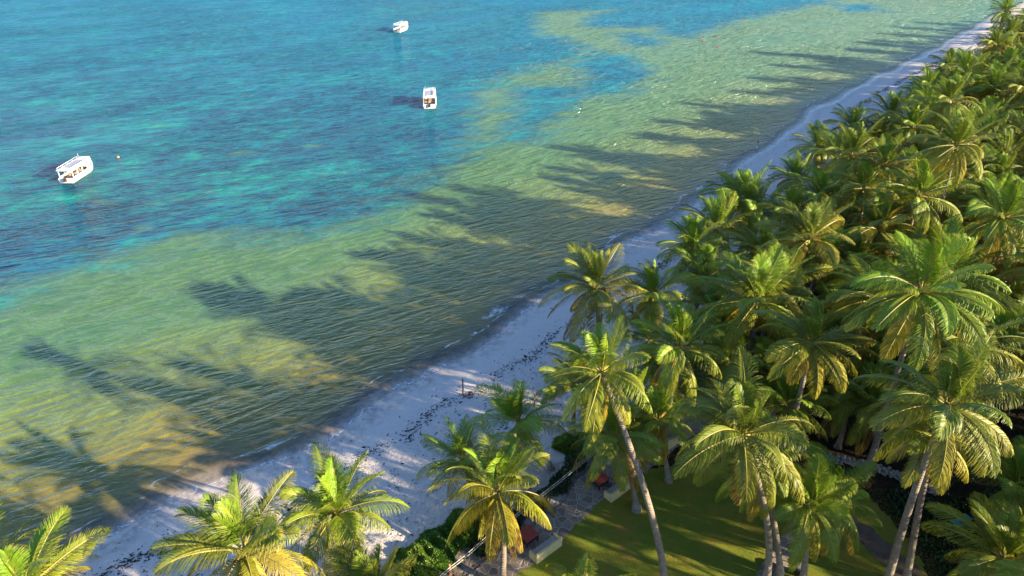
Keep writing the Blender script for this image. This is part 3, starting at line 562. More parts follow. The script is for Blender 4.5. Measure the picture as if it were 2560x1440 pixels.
# ---------------------------------------------------------------- palm crowns
WIND = np.array([-.80, .45, 0.10])
def crown_mesh(seed, kind):
    r = np.random.RandomState(seed); V = []; Fc = []; AG = []; RA = []; TP = []; base = 0
    nf = r.randint(28, 34) if kind != 'small' else 18; L0 = 4.35
    for i in range(nf):
        q = i / (nf - 1)                       # 0 young .. 1 old
        az = i * 2.399963 + r.uniform(-.55, .55)
        el = R_(86 - 118 * q ** 1.0 + r.uniform(-15, 15)); 
        if r.rand() < .06: continue
        L = L0 * (0.62 + .38 * min(1, q * 3.2)) * r.uniform(.78, 1.10)
        droop = (0.55 + 1.30 * min(1, .25 + q * .9)) * r.uniform(.75, 1.25)
        if q > .9 and kind == 'y' and r.rand() < .5: el = R_(-45)
        age = {'n': .32, 'y': .50, 'd': .26, 'small': .3}[kind] + (q - .5) * .52 + r.uniform(-.13, .13)
        if q < .12: age = .05
        if q > .86 and r.rand() < .55: age = r.uniform(.85, 1.0); el = R_(r.uniform(-70, -35))
        NS = 16; dv = np.array([math.cos(az) * math.cos(el), math.sin(az) * math.cos(el), math.sin(el)])
        p = np.array([math.cos(az) * .12, math.sin(az) * .12, .15 - .35 * q]); P = [p.copy()]; D = [dv.copy()]
        wj = r.uniform(.4, 1.3)
        for k in range(NS):
            s = (k + .5) / NS; ds = L / NS
            acc = np.array([0, 0, -1.0]) * droop * (.25 + 1.5 * s ** 1.3) + WIND * .62 * wj * (.3 + s)
            dv = dv + acc * ds * .21; dv /= np.linalg.norm(dv); p = p + dv * ds; P.append(p.copy()); D.append(dv.copy())
        P = np.array(P); D = np.array(D)
        roll = r.uniform(-.9, .9); 
        side0 = np.array([-math.sin(az), math.cos(az), 0.])
        # rachis tube (3 sided)
        ring = []
        for k in range(NS + 1):
            s = k / NS; rad = .045 * (1 - s) + .008; d_ = D[k]; sdv = side0 - d_ * side0.dot(d_); sdv /= np.linalg.norm(sdv) + 1e-9; nv = np.cross(sdv, d_)
            for a in (0.5, 2.6, 4.7): V.append(P[k] + rad * (math.cos(a) * sdv + math.sin(a) * nv)); 
            AG += [age] * 3; RA += [1.0] * 3; TP += [0.0] * 3
        for k in range(NS):
            for a in range(3):
                b0 = base + k * 3; Fc.append((b0 + a, b0 + (a + 1) % 3, b0 + 3 + (a + 1) % 3, b0 + 3 + a))
        base += (NS + 1) * 3
        NL = 90; ts = np.linspace(.13, .995, NL)
        for sgn in (-1, 1):
            for j, tt in enumerate(ts):
                tt2 = min(.999, max(.1, tt + r.uniform(-.005, .005))); x = tt2 * NS; k = int(x); fr = x - k
                pb = P[k] * (1 - fr) + P[k + 1] * fr; d_ = D[k] * (1 - fr) + D[k + 1] * fr; d_ /= np.linalg.norm(d_)
                sdv = side0 * math.cos(roll * tt2) + np.array([0, 0, 1.]) * math.sin(roll * tt2); sdv = sdv - d_ * sdv.dot(d_); sdv /= np.linalg.norm(sdv) + 1e-9
                nv = np.cross(sdv, d_); nv = nv if nv[2] > 0 else -nv
                A = R_(68 - 40 * tt2 + r.uniform(-5, 5)); ll = 1.12 * (math.sin(math.pi * min(1, (tt2 + .10) * .88)) ** .7) * r.uniform(.85, 1.08); ll = max(.22, ll)
                lift = .18 - .5 * q
                ld = d_ * math.cos(A) + sgn * sdv * math.sin(A) + nv * lift; ld /= np.linalg.norm(ld)
                wd_ = d_ - ld * d_.dot(ld); wd_ /= np.linalg.norm(wd_) + 1e-9; tw = r.uniform(.15, .95) * (1 if sgn > 0 else -1); wd_ = wd_ * math.cos(tw) + np.cross(ld, wd_) * math.sin(tw); w0 = .018
                g1 = np.array([0, 0, -1.]) * (.32 + .75 * q) * r.uniform(.7, 1.3) + WIND * .45 * wj
                p1 = pb + ld * ll * .38; l2 = ld + g1 * .75; l2 /= np.linalg.norm(l2); p2 = p1 + l2 * ll * .34
                l3 = l2 + g1 * 1.0; l3 /= np.linalg.norm(l3); p3 = p2 + l3 * ll * .30
                V += [pb - wd_ * w0 * .5, pb + wd_ * w0 * .5, p1 - wd_ * w0, p1 + wd_ * w0, p2 - wd_ * w0 * .8, p2 + wd_ * w0 * .8, p3 - wd_ * .006, p3 + wd_ * .006]
                AG += [age] * 8; RA += [.25, .25] + [0.] * 6; TP += [0, 0, .35, .35, .7, .7, 1, 1]
                Fc += [(base, base + 1, base + 3, base + 2), (base + 2, base + 3, base + 5, base + 4), (base + 4, base + 5, base + 7, base + 6)]; base += 8
    return mesh_np('palm_crown', V, Fc, [M_leaf], False, attrs={'age': AG, 'rachis': RA, 'tip': TP})
CROWNS = {k: [crown_mesh(s, k) for s in sd] for k, sd in {'n': (1, 2, 3, 4, 5, 6), 'y': (11, 12, 13, 14, 15, 16, 17), 'd': (21, 22, 23, 24, 25)}.items()}
def nut_mesh(seed):
    r = random.Random(seed); b = MB()
    b.ball((0, 0, -.45), .27, 1, (1, 1, 1.7)); b.cyl((0, 0, -.1), (0, 0, -.5), .1)
    for i in range(11):
        a = r.uniform(0, 6.28); rr = r.uniform(.22, .34); b.ball((math.cos(a) * rr, math.sin(a) * rr, -.35 - r.uniform(0, .4)), .13, 1, (1, 1, 1.2))
    me = b.build('coconut_bunch', M_nut, smooth=True); m = me.data; bpy.data.objects.remove(me); return m
def stalk_mesh(seed):
    r = random.Random(seed); b = MB()
    for c in range(3):
        a0 = r.uniform(0, 6.28); c0 = Vector((math.cos(a0) * .3, math.sin(a0) * .3, .1))
        b.cyl((0, 0, -.15), c0, .03, .02, 5)
        for i in range(12):
            b.cyl(c0, c0 + Vector((math.cos(a0) * .5 + r.uniform(-.35, .35), math.sin(a0) * .5 + r.uniform(-.35, .35), r.uniform(-.25, .45))), .016, .008, 4)
    me = b.build('flower_stalk', M_flower); m = me.data; bpy.data.objects.remove(me); return m
NUTS = [nut_mesh(i) for i in range(3)]; STALKS = [stalk_mesh(i) for i in range(3)]
def trunk_mesh(dx, dy, h, seed):
    """from the base at the origin to a top at (dx,dy,h)"""
    r = random.Random(seed); n = 18; m = 9; V = []; Fc = []; r0 = .20 + .004 * h; px, py = r.uniform(-.25, .25), r.uniform(-.25, .25)
    for i in range(n + 1):
        s = i / n; e = s ** 1.35 if abs(dx) + abs(dy) > 2 else s; q = math.sin(math.pi * s)
        c = Vector((dx * e + px * q, dy * e + py * q, -.15 + (h + .15) * s)); rad = r0 * (1 - .42 * s) + .16 * math.exp(-s * h / .45)
        for j in range(m): a = 6.2832 * j / m; V.append((c.x + rad * math.cos(a), c.y + rad * math.sin(a), c.z))
    for i in range(n):
        for j in range(m): Fc.append((i * m + j, i * m + (j + 1) % m, (i + 1) * m + (j + 1) % m, (i + 1) * m + j))
    return mesh_np('palm_trunk', V, Fc, [M_bark], True)
for i, (px_, py_, h, bx, by, RR, kd, lab) in enumerate(PALMS):
    z0 = gz(bx, by); hand = i < NHAND
    root = empty('coconut_palm', (bx, by, z0)); tag(root, lab, 'palm tree', 'coconut palms of the beachside grove')
    dx, dy, hh_ = px_ - bx, py_ - by, h - z0
    link('trunk', trunk_mesh(dx, dy, hh_, i), root)
    s = RR / 3.75; cr = link('crown', CROWNS[kd][i % len(CROWNS[kd])], root, (dx, dy, hh_))
    tilt = min(.3, math.hypot(dx, dy) / max(h, 1) * .5); ax = Vector((-dy, dx, 0)); ax = ax.normalized() if ax.length > .01 else Vector((1, 0, 0))
    cr.rotation_mode = 'QUATERNION'; cr.rotation_quaternion = Matrix.Rotation(tilt, 4, ax).to_quaternion() @ Matrix.Rotation(rnd.uniform(-1.0, 1.0) + (1.15 if i == 2 else 0), 4, 'Z').to_quaternion()
    cr.scale = (s, s, s * rnd.uniform(.9, 1.1))
    if rnd.random() < .75 or hand: nu = link('coconut_bunch', NUTS[i % 3], root, (dx, dy, hh_)); nu.rotation_euler = (0, 0, i)
    if rnd.random() < .5: st = link('flower_stalk', STALKS[i % 3], root, (dx, dy, hh_)); st.rotation_euler = (0, 0, i * 2)
# ---------------------------------------------------------------- lawn, paths
def inpoly(x, y, P): return poly_sd(x, y, P) > 0
def sheet(name, P, mat, dz, step=.5, label=None, wobble=0.0):
    P = np.array(P, float); x0, y0 = P.min(0) - 1; x1, y1 = P.max(0) + 1
    X, Y, F = gridmesh(np.arange(x0, x1, step), np.arange(y0, y1, step))
    q = poly_sd(X, Y, P) + wobble * (np.sin(X * 2.1 + Y) * .5 + np.sin(Y * 3.3 - X * 1.7) * .35)
    F = F[(q[F] > -step * .2).all(1)]; used = np.unique(F); rm = -np.ones(len(X), int); rm[used] = np.arange(len(used))
    Zs = ground_z(X, Y); inl_ = -(shore_dist(X, Y) + wob(X, Y)); Zs = Zs + .03 * np.sin(X * 1.7 + np.sin(Y * 1.1)) * np.cos(Y * 1.3 + X * .4) * (inl_ > 1)
    # stay above the coarser ground sheet
    o = link(name, mesh_np(name, np.stack([X, Y, Zs + dz], 1)[used], rm[F], [mat], True)); return tag(o, kind='structure')
LAWN = [(-3, 24), (-.5, 28.6), (2.4, 31.9), (5.0, 35.0), (9.0, 38.3), (12, 38.6), (18, 39.0), (23, 38.6), (25.5, 37.4), (27, 34.5), (27.6, 30), (28, 20), (20, 14), (0, 16)]
PATH1 = [(-4.6, 27), (-3.0, 28.9), (-.6, 31.1), (.6, 32.1), (3.5, 34.8), (5.2, 37.6), (9.3, 41.6), (12.6, 44.1), (22, 52), (24, 50), (14.6, 41.6), (9.9, 37.6), (5.9, 34.4), (3.4, 31.5), (.4, 28.9), (-1.5, 26)]
PATH2 = [(13.4, 25), (16.0, 28.9), (20.0, 33.4), (23, 36.2), (24.2, 35.4), (21.4, 32.6), (18, 28.9), (15.4, 25)]
SOIL = [(23.6, 34.8), (25.4, 33.0), (26.2, 31.5), (27.8, 28.2), (28.5, 25), (25.6, 25), (25.0, 29), (23.8, 32)]
t = NT('lawn_turf'); co = t.coord(); n = t.noise(co, .45, 5, .65); n2 = t.noise(co, 14, 3, .8)
g_ = t.ramp(n, [(.33, (.34, .22, .06)), (.43, (.30, .26, .035)), (.6, (.20, .25, .028)), (.75, (.28, .31, .03))])
t.set(Base_Color=t.mix(t.mapr(n2, .35, .7, 0, .6), g_, (.035, .055, .01)), Roughness=.9, Specular_IOR_Level=.15, Normal=t.bump(n2, 1, .06)); M_lawn = t.m
t = NT('flagstones'); co = t.coord(); v = t.n('ShaderNodeTexVoronoi', feature='DISTANCE_TO_EDGE'); nz = t.noise(co, 1.2, 2, .5, color=True)
mp = t.n('ShaderNodeMix', data_type='VECTOR'); mp.inputs[0].default_value = .12; t.l(co, mp.inputs[4]); t.l(nz, mp.inputs[5]); t.l(mp.outputs[1], v.inputs['Vector']); v.inputs['Scale'].default_value = 1.9
vc = t.n('ShaderNodeTexVoronoi'); t.l(mp.outputs[1], vc.inputs['Vector']); vc.inputs['Scale'].default_value = 1.9
hs = t.n('ShaderNodeSeparateColor'); t.l(vc.outputs['Color'], hs.inputs[0])
st = t.ramp(hs.outputs[0], [(0, (.16, .12, .10)), (.5, (.24, .19, .145)), (1, (.33, .25, .19))]); st = t.mix(t.mapr(t.noise(co, 6, 5, .7), .4, .7, 0, .5), st, (.13, .10, .08))
jt = t.mapr(v.outputs['Distance'], .02, .05); t.set(Base_Color=t.mix(jt, (.42, .36, .28), st), Roughness=.85, Normal=t.bump(jt, .7, .03)); M_flag = t.m
t = NT('trodden_soil'); co = t.coord(); n = t.noise(co, 1.5, 6, .7)
t.set(Base_Color=t.ramp(n, [(.3, (.07, .045, .03)), (.7, (.17, .12, .08))]), Roughness=.95, Normal=t.bump(n, .8, .08)); M_soil = t.m
sheet('lawn', LAWN, M_lawn, .035, .2, wobble=.25); sheet('stone_terrace', PATH1, M_flag, .06, .12, wobble=.12); sheet('stone_path', PATH2, M_flag, .065, .12, wobble=.04); sheet('soil_path', SOIL, M_soil, .06, .14, wobble=.3)
def surf_z(X, Y): return ground_z(X, Y) + .03 * np.sin(X * 1.7 + np.sin(Y * 1.1)) * np.cos(Y * 1.3 + X * .4)
# grass blades and leaves
def blades(name, P, n, seed, h, wdt, mat, excl=(), lean=.6, label=None, quad=False, mound=None):
    r = np.random.RandomState(seed); P = np.array(P, float); x0, y0 = P.min(0); x1, y1 = P.max(0)
    X = r.uniform(x0, x1, n * 2); Y = r.uniform(y0, y1, n * 2)
    q = poly_sd(X, Y, P); k = q > .25 * np.sin(X * 2 + Y * 1.3)
    for E in excl: k &= poly_sd(X, Y, E) < -.03
    X, Y, q = X[k][:n], Y[k][:n], q[k][:n]; Z = surf_z(X, Y) + .02; a = r.uniform(0, 6.283, len(X)); H = h * r.uniform(.5, 1.4, len(X))
    if mound is not None: Z = Z + mound(X, Y, q) * r.uniform(.35, 1.0, len(X)) ** .5
    ln = lean * r.uniform(.2, 1.2, len(X)); b = a + r.uniform(-1, 1, len(X)) * 1.2
    p = np.stack([X, Y, Z], 1); s = np.stack([np.cos(a), np.sin(a), r.uniform(-.3, .3, len(X))], 1) * wdt * r.uniform(.7, 1.3, (len(X), 1))
    up = np.stack([-np.sin(b) * ln, np.cos(b) * ln, np.ones(len(X))], 1) * H[:, None]
    V = np.stack([p - s * .5, p + s * .5, p + up + s * (.45 if quad else .1), p + up - s * (.45 if quad else .1)], 1)
    if quad: V = np.stack([p, p + up * .5 + s * .5, p + up, p + up * .5 - s * .5], 1)
    V = V.reshape(-1, 3); F = np.arange(len(V)).reshape(-1, 4); tone = np.repeat(r.uniform(0, 1, len(X)) * .5 + .5 * (.5 + .5 * np.sin(X * 1.1 + Y * .7)), 4)
    return link(name, mesh_np(name, V, F, [mat], False, attrs={'tone': tone}))
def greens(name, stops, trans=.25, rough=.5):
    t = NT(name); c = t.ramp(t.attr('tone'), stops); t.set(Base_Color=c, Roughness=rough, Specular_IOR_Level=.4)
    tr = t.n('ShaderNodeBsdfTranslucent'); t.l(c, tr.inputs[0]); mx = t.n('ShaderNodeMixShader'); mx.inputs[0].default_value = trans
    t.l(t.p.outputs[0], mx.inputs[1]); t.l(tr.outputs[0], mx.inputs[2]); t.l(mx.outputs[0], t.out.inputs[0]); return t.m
M_blade = greens('grass_blade', [(0, (.40, .29, .05)), (.35, (.34, .34, .04)), (1, (.32, .38, .04))], trans=.5)
M_creep = greens('creeper_leaf', [(0, (.05, .14, .02)), (.5, (.10, .22, .025)), (.8, (.19, .30, .035)), (1, (.32, .30, .05))], trans=.42, rough=.35)
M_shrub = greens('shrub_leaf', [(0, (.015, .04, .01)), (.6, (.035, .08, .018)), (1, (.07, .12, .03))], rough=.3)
lawn_vis = [(.5, 28.0), (3.4, 31.3), (6.0, 34.4), (9.8, 37.3), (12, 38.6), (23, 38.6), (29, 36.0), (31, 27), (.5, 27)]
tag(blades('grass', lawn_vis, 55000, 3, .045, .034, M_blade, (PATH1, PATH2, SOIL)), 'short sunlit lawn grass beside the stone terrace', 'grass', kind='stuff')
CREEP = [(-9.4, 26), (-8.3, 28.9), (-7.7, 30.9), (-6.4, 31.9), (-5.2, 33.0), (-3.9, 34.3), (-2.2, 35.0), (-1.0, 34.2), (-1.6, 32.4), (-3.2, 30.9), (-4.6, 29.3), (-6.5, 26)]
mnd = lambda X, Y, q: np.clip(q, 0, 1.2) * (.38 + .22 * np.sin(X * 2.7 + 1) * np.sin(Y * 2.1) + .12 * np.sin(X * 6 + Y * 5))
tag(blades('beach_creeper', CREEP, 42000, 4, .10, .10, M_creep, lean=1.4, quad=True, mound=mnd), 'bright green leafy creeper mounded at the edge of the sand', 'ground cover', kind='stuff')
BORDER = [(-3.0, 31.0), (-1.4, 32.6), (.2, 34.6), (3.2, 37.2), (4.2, 39.5), (6.0, 41.6), (8.4, 43.2), (8.6, 42.0), (5.6, 38.8), (4.6, 37.0), (2.9, 34.9), (.3, 32.5), (-2.2, 30.3)]
tag(blades('border_plants', BORDER, 30000, 5, .16, .09, M_shrub, lean=1.0, quad=True, mound=lambda X, Y, q: np.clip(q, 0, .8) * (.5 + .4 * np.sin(X * 2.1) * np.sin(Y * 1.7))), 'low dark leafy plants between rope fence and stone terrace', 'ground cover', kind='stuff')
BUSHY = [(3.0, 40.6), (4.4, 42.4), (5.8, 42.4), (6.4, 41.6), (4.8, 40.0)]
tag(blades('beach_scrub', BUSHY, 6000, 6, .13, .11, M_creep, lean=1.2, quad=True, mound=lambda X, Y, q: np.clip(q, 0, .6) * .6), 'small green scrub patch on the sand behind the dark leaning palm', 'ground cover', kind='stuff')
# grove floor plants seen in the gaps
r = np.random.RandomState(9); U = []
GR = [(13, 46), (30, 41), (40, 36), (60, 42), (160, 200), (130, 195), (60, 112), (34, 80)]
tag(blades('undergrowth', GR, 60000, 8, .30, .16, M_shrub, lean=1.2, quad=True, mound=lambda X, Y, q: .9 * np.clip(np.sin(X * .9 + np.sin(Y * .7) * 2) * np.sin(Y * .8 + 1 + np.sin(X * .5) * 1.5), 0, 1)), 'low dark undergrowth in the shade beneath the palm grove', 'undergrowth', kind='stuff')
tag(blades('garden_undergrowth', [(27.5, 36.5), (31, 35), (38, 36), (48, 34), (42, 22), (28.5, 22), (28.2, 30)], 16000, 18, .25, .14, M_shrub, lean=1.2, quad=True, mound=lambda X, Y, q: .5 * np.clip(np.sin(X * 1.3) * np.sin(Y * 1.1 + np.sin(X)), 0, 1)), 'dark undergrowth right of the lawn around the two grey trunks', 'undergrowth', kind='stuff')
# ---------------------------------------------------------------- seaweed
WL = np.array([(-37, 26.6), (-31.1, 28.9), (-26.9, 30), (-23.7, 31.1), (-17.5, 33.5), (-15.4, 35.3), (-13.1, 38.5), (-10.4, 41.2), (-7.5, 44.3), (-4.4, 47.5), (-1.1, 50.4), (1.9, 53.8), (4.4, 56.9), (9.5, 62.4), (23.5, 78), (31, 87.9), (50.2, 110.6), (64, 128.4), (79, 148.4), (110, 180)])
seg = np.hypot(*np.diff(WL, axis=0).T); cum = np.concatenate([[0], np.cumsum(seg)])
def weed(name, n, seed, spread, lo, hi, pw, s0, s1, off=0.0):
    r = np.random.RandomState(seed); V = []; F = []; b = 0; got = 0
    while got < n:
        s = s0 + (s1 - s0) * r.rand() ** pw
        if math.sin(s * .55) + math.sin(s * 1.7 + 1) * .7 + .9 < r.uniform(-1.3, 1.3): continue
        got += 1; i = np.searchsorted(cum, s) - 1; f = (s - cum[i]) / seg[i]; d = (WL[i + 1] - WL[i]) / seg[i]
        p = WL[i] + d * (s - cum[i]); o = r.normal(0, spread) + .35 * math.sin(s * .8) + off; p = p + np.array([d[1], -d[0]]) * o
        R = r.uniform(lo, hi) * r.uniform(.6, 1.3); al = r.uniform(1.0, 3.6); a = math.atan2(d[1], d[0]) + r.normal(0, .5); k = 8; z = gz(*p)
        for j in range(k):
            q = 6.283 * j / k; rr = R * r.uniform(.25, 1.1); x, y = math.cos(q) * rr * al, math.sin(q) * rr; V.append((p[0] + x * math.cos(a) - y * math.sin(a), p[1] + x * math.sin(a) + y * math.cos(a), z - .03))
        V.append((p[0], p[1], z + .05 + R * .35))
        for j in range(k): F.append((b + j, b + (j + 1) % k, b + k))
        b += k + 1
    return link(name, mesh_np(name, V, F, [M_weed], False))
M_weed = simple('dried_seaweed', (.045, .032, .02), .9, .5, 5)
tag(weed('seaweed', 5600, 1, .36, .03, .115, 1.35, 0, cum[-1]), 'dark line of dried seaweed clumps along the upper beach', 'seaweed', kind='stuff')
tag(weed('seaweed_scatter', 1500, 2, 1.6, .03, .08, 1.3, 0, cum[-1], .6), 'small scattered seaweed scraps around the tide line', 'seaweed', kind='stuff')
tag(weed('beach_litter', 900, 3, 2.0, .03, .09, 1.0, 14, 60, 4.6), 'dark twigs and husk scraps strewn over the dry sand near the palms', 'beach debris', kind='stuff')
# ---------------------------------------------------------------- benches, tables
M_cream = simple('cream_render', (.58, .48, .24), .8, .14, 3, .02); M_concrete = simple('grey_concrete', (.36, .34, .33), .85, .15, 4, .02)
M_redwood = simple('red_stained_wood', (.33, .05, .03), .55, .3, 6, .01); M_dark = simple('dark_stained_wood', (.05, .025, .02), .6, .3, 6)
def bench(x, y, rz, label):
    root = empty('masonry_bench', (x, y, gz(x, y) + .03), rz); tag(root, label, 'bench', 'cream benches on the stone terrace')
    MB().box((0, 0, .20), (2.1, .62, .40), bev=.015).build('bench_base', M_cream, root)
    MB().box((0, .0, .432), (2.04, .60, .06), bev=.012).build('seat', M_concrete, root)
    MB().box((0, -.40, .43), (2.34, .16, .86), bev=.02).build('backrest', M_cream, root)
    for s in (-1, 1): MB().box((s * 1.11, -.0, .32), (.15, .62, .64), bev=.02).build('armrest', M_cream, root)
    return root
def table(x, y, rz, label):
    root = empty('wooden_table', (x, y, gz(x, y) + .03), rz); tag(root, label, 'table', 'red tables on the stone terrace')
    b = MB()
    for i in range(7): b.box((0, -.48 + .16 * i, .62), (1.15, .145, .05), bev=.008)
    b.build('tabletop', M_redwood, root)
    for a in (-1, 1):
        for c in (-1, 1): MB().box((a * .48, c * .46, .30), (.10, .10, .58), bev=.006).build('leg', M_dark, root)
    MB().box((0, .49, .50), (.86, .03, .14)).box((0, -.49, .50), (.86, .03, .14)).box((.51, 0, .50), (.03, .82, .14)).box((-.51, 0, .50), (.03, .82, .14)).build('apron', M_dark, root)
    MB().box((0, 0, .14), (.86, .80, .03)).build('shelf', M_dark, root)
bz = R_(40)
bench(2.25, 30.85, bz, 'cream masonry bench in the sun, its long yellow back to the lawn'); table(1.1, 31.75, bz, 'bright red slatted wooden table nearest the camera, in the sun')
bench(7.9, 36.1, bz, 'cream bench half hidden under drooping fronds behind the long leaning trunk'); table(6.6, 36.9, bz, 'dark red table in the shade behind the long leaning trunk')
bench(12.6, 41.0, bz, 'farthest cream bench, in deep shade behind the small ringed palm trunk'); table(11.3, 41.7, bz, 'farthest dark red table, in deep shade by the last bench')
# ---------------------------------------------------------------- rope fence and posts
M_post = simple('weathered_red_post', (.36, .14, .08), .8, .35, 5, .02); M_rope = simple('pale_rope', (.55, .50, .42), .8, .15, 8)
M_wood = simple('weathered_wood', (.20, .12, .08), .85, .35, 6, .02)
fr = empty('rope_fence', (-4.0, 29.1, gz(-4, 29.1))); tag(fr, 'low rope fence with reddish posts between green creeper and terrace', 'fence')
FP = [(-7.4, 25.6), (-4.1, 29.0), (-1.75, 31.5), (1.5, 34.6), (5.0, 38.1), (7.1, 40.3)]
o = Vector(fr.location); tops = []
for x, y in FP:
    z = gz(x, y); MB().cyl(Vector((x, y, z - .2)) - o, Vector((x, y, z + 1.05)) - o, .085, .075, 10).build('post', M_post, fr, True); tops.append(Vector((x, y, z)) - o)
for hgt_, side in ((.92, .09), (.66, .09)):
    b = MB()
    for p, q in zip(tops[:-1], tops[1:]):
        pr_ = None
        for k in range(9):
            s = k / 8; c = p.lerp(q, s) + Vector((side, -side, hgt_ - .10 * math.sin(math.pi * s)))
            if pr_ is not None: b.cyl(pr_, c, .022, n=6)
            pr_ = c
    b.build('rope', M_rope, fr, True)
def beach_post(x, y, h, label, lean=0):
    r_ = empty('wooden_post', (x, y, gz(x, y))); tag(r_, label, 'post', 'posts standing on the beach')
    MB().cyl((0, 0, -.3), (lean, 0, h), .075, .06, 9).build('shaft', M_wood, r_, True); MB().cyl((lean, 0, h + .003), (lean, 0, h + .08), .085, .05, 9).build('cap', M_wood, r_)
beach_post(-4.4, 47.7, 1.75, 'lone brown wooden post on the open sand by the seaweed line', .03); beach_post(1.95, 45.9, 1.75, 'thin wooden post partly hidden behind fronds of the dark leaning palm', -.02)
# ---------------------------------------------------------------- dry stone wall
M_stone = simple('coral_stone', (.28, .25, .22), .9, .35, 4, .04)
ws = empty('dry_stone_wall', (26, 39, gz(26, 39))); tag(ws, 'low wall of loose pale stones in the shade behind the lawn', 'wall')
b = MB(); W = np.array([(21.5, 40.2), (23.6, 39.8), (24.4, 39.5), (26.1, 39.1), (28.0, 38.4), (29.7, 37.4), (31.5, 35.8)]); r = random.Random(4)
for i in range(len(W) - 1):
    L = math.hypot(*(W[i + 1] - W[i])); n = int(L * 34)
    for k in range(n):
        s = r.random(); p = W[i] + (W[i + 1] - W[i]) * s; z = r.choice([.08, .22, .36, .48]) 
        b.ball((p[0] - 26 + r.uniform(-.22, .22), p[1] - 39 + r.uniform(-.22, .22), z), r.uniform(.10, .19), 1, (r.uniform(.8, 1.5), r.uniform(.8, 1.3), r.uniform(.55, .9)))
b.build('stones', M_stone, ws)
# ---------------------------------------------------------------- shrubs
def shrub(x, y, R, h, seed, label):
    root = empty('broadleaf_shrub', (x, y, gz(x, y))); tag(root, label, 'shrub', 'shrubs in the grove shade'); r = np.random.RandomState(seed)
    b = MB()
    for i in range(5): a = 6.28 * i / 5; b.cyl((0, 0, 0), (math.cos(a) * R * .5, math.sin(a) * R * .5, h * .7), .05, .02, 6)
    b.build('stem', M_wood, root)
    V = []; F = []; T_ = []; n = 0
    for c in range(int(14 * R)):
        d = r.normal(size=3); d /= np.linalg.norm(d); cc = d * np.array([R, R, h * .45]) * r.uniform(.45, .95) + [0, 0, h * .58]
        for k in range(60):
            p = cc + r.normal(0, .24, 3); e = r.normal(size=3); e /= np.linalg.norm(e); e[2] -= .3; f = np.cross(e, r.normal(size=3)); f /= np.linalg.norm(f); l = r.uniform(.14, .26)
            V += [p, p + e * l * .5 + f * l * .28, p + e * l, p + e * l * .5 - f * l * .28]; F.append((n, n + 1, n + 2, n + 3)); n += 4; T_ += [r.rand()] * 4
    link('foliage', mesh_np('foliage', V, F, [M_shrub], False, attrs={'tone': T_}), root)
for a in [(33, 47.5, 1.9, 2.6, 1, 'broadleaf shrub in the dark gap between the wide palm and its left neighbour'), (30.3, 44.8, 1.4, 2.2, 2, 'smaller shrub just left of the largest lit palm'),
          (33.6, 37.4, 1.5, 1.8, 3, 'dark shrub low behind the fronds of the largest lit palm'), (29.6, 47.2, 1.3, 1.8, 4, 'low shrub at the far end of the dark gap'), (46.5, 52, 2.2, 3.0, 5, 'large shrub at the right edge beneath a brown flowered palm')]: shrub(*a)
# ---------------------------------------------------------------- garden lamp, bin, stump, lounger
M_black = simple('black_metal', (.02, .02, .022), .4, .2); M_glass = simple('frosted_lamp_glass', (.45, .50, .52), .2, .1); M_alu = simple('grey_metal', (.35, .38, .40), .35, .1, Metallic=.6)
z = gz(19.1, 29.6)
lp = empty('garden_lamp', (19.0, 29.7, z)); tag(lp, 'slim black garden lamp with twin grey heads beside the stone path', 'lamp post')
MB().cyl((0, 0, 0), (0, 0, 2.9), .045, .035).build('pole', M_black, lp, True); MB().cyl((0, 0, 0), (0, 0, .12), .14, .10, 14).build('base_plate', M_black, lp)
for s in (-1, 1):
    MB().cyl((0, 0, 2.8), (s * .22, s * .1, 2.92), .025).build('arm', M_black, lp); MB().cyl((s * .24, s * .1, 2.86), (s * .30, s * .14, 3.06), .16, .07, 14).build('lamp_head', M_alu, lp, True)
bn = empty('rubbish_bin', (18.9, 28.95, gz(19, 29))); tag(bn, 'small round dark bin at the foot of the ringed trunk by the path', 'bin')
MB().cyl((0, 0, 0), (0, 0, .75), .24, .28, 18).build('drum', M_black, bn, True); MB().cyl((0, 0, .753), (0, 0, .80), .30, .30, 18).build('rim', M_alu, bn)
sp = empty('tree_stump', (9.05, 34.3, gz(9, 34.4))); tag(sp, 'short pale cut tree stump on the lawn under a hanging frond', 'stump')
MB().cyl((0, 0, -.05), (0, 0, .5), .42, .34, 14).build('trunk', M_bark, sp, True); MB().cyl((0, 0, .503), (0, 0, .52), .33, .32, 14).build('cut_top', M_stone, sp)
M_turq = simple('turquoise_canvas', (.02, .30, .34), .7, .15)
lg = empty('sun_lounger', (32.1, 33.2, gz(32.1, 33.2)), .5); tag(lg, 'turquoise sun lounger in the shade near the right edge', 'lounger')
MB().box((0, 0, .30), (1.35, .62, .06), bev=.01).build('seat', M_turq, lg); MB().box((0, 0, 0), (.75, .62, .06), bev=.01, M=Matrix.Translation((-.95, 0, .47)) @ Matrix.Rotation(.5, 4, 'Y')).build('backrest', M_turq, lg)
for a in (-1, 1):
    for c in (-1, 1): MB().cyl((a * .55, c * .27, 0), (a * .55, c * .27, .27), .025).build('leg', M_alu, lg)
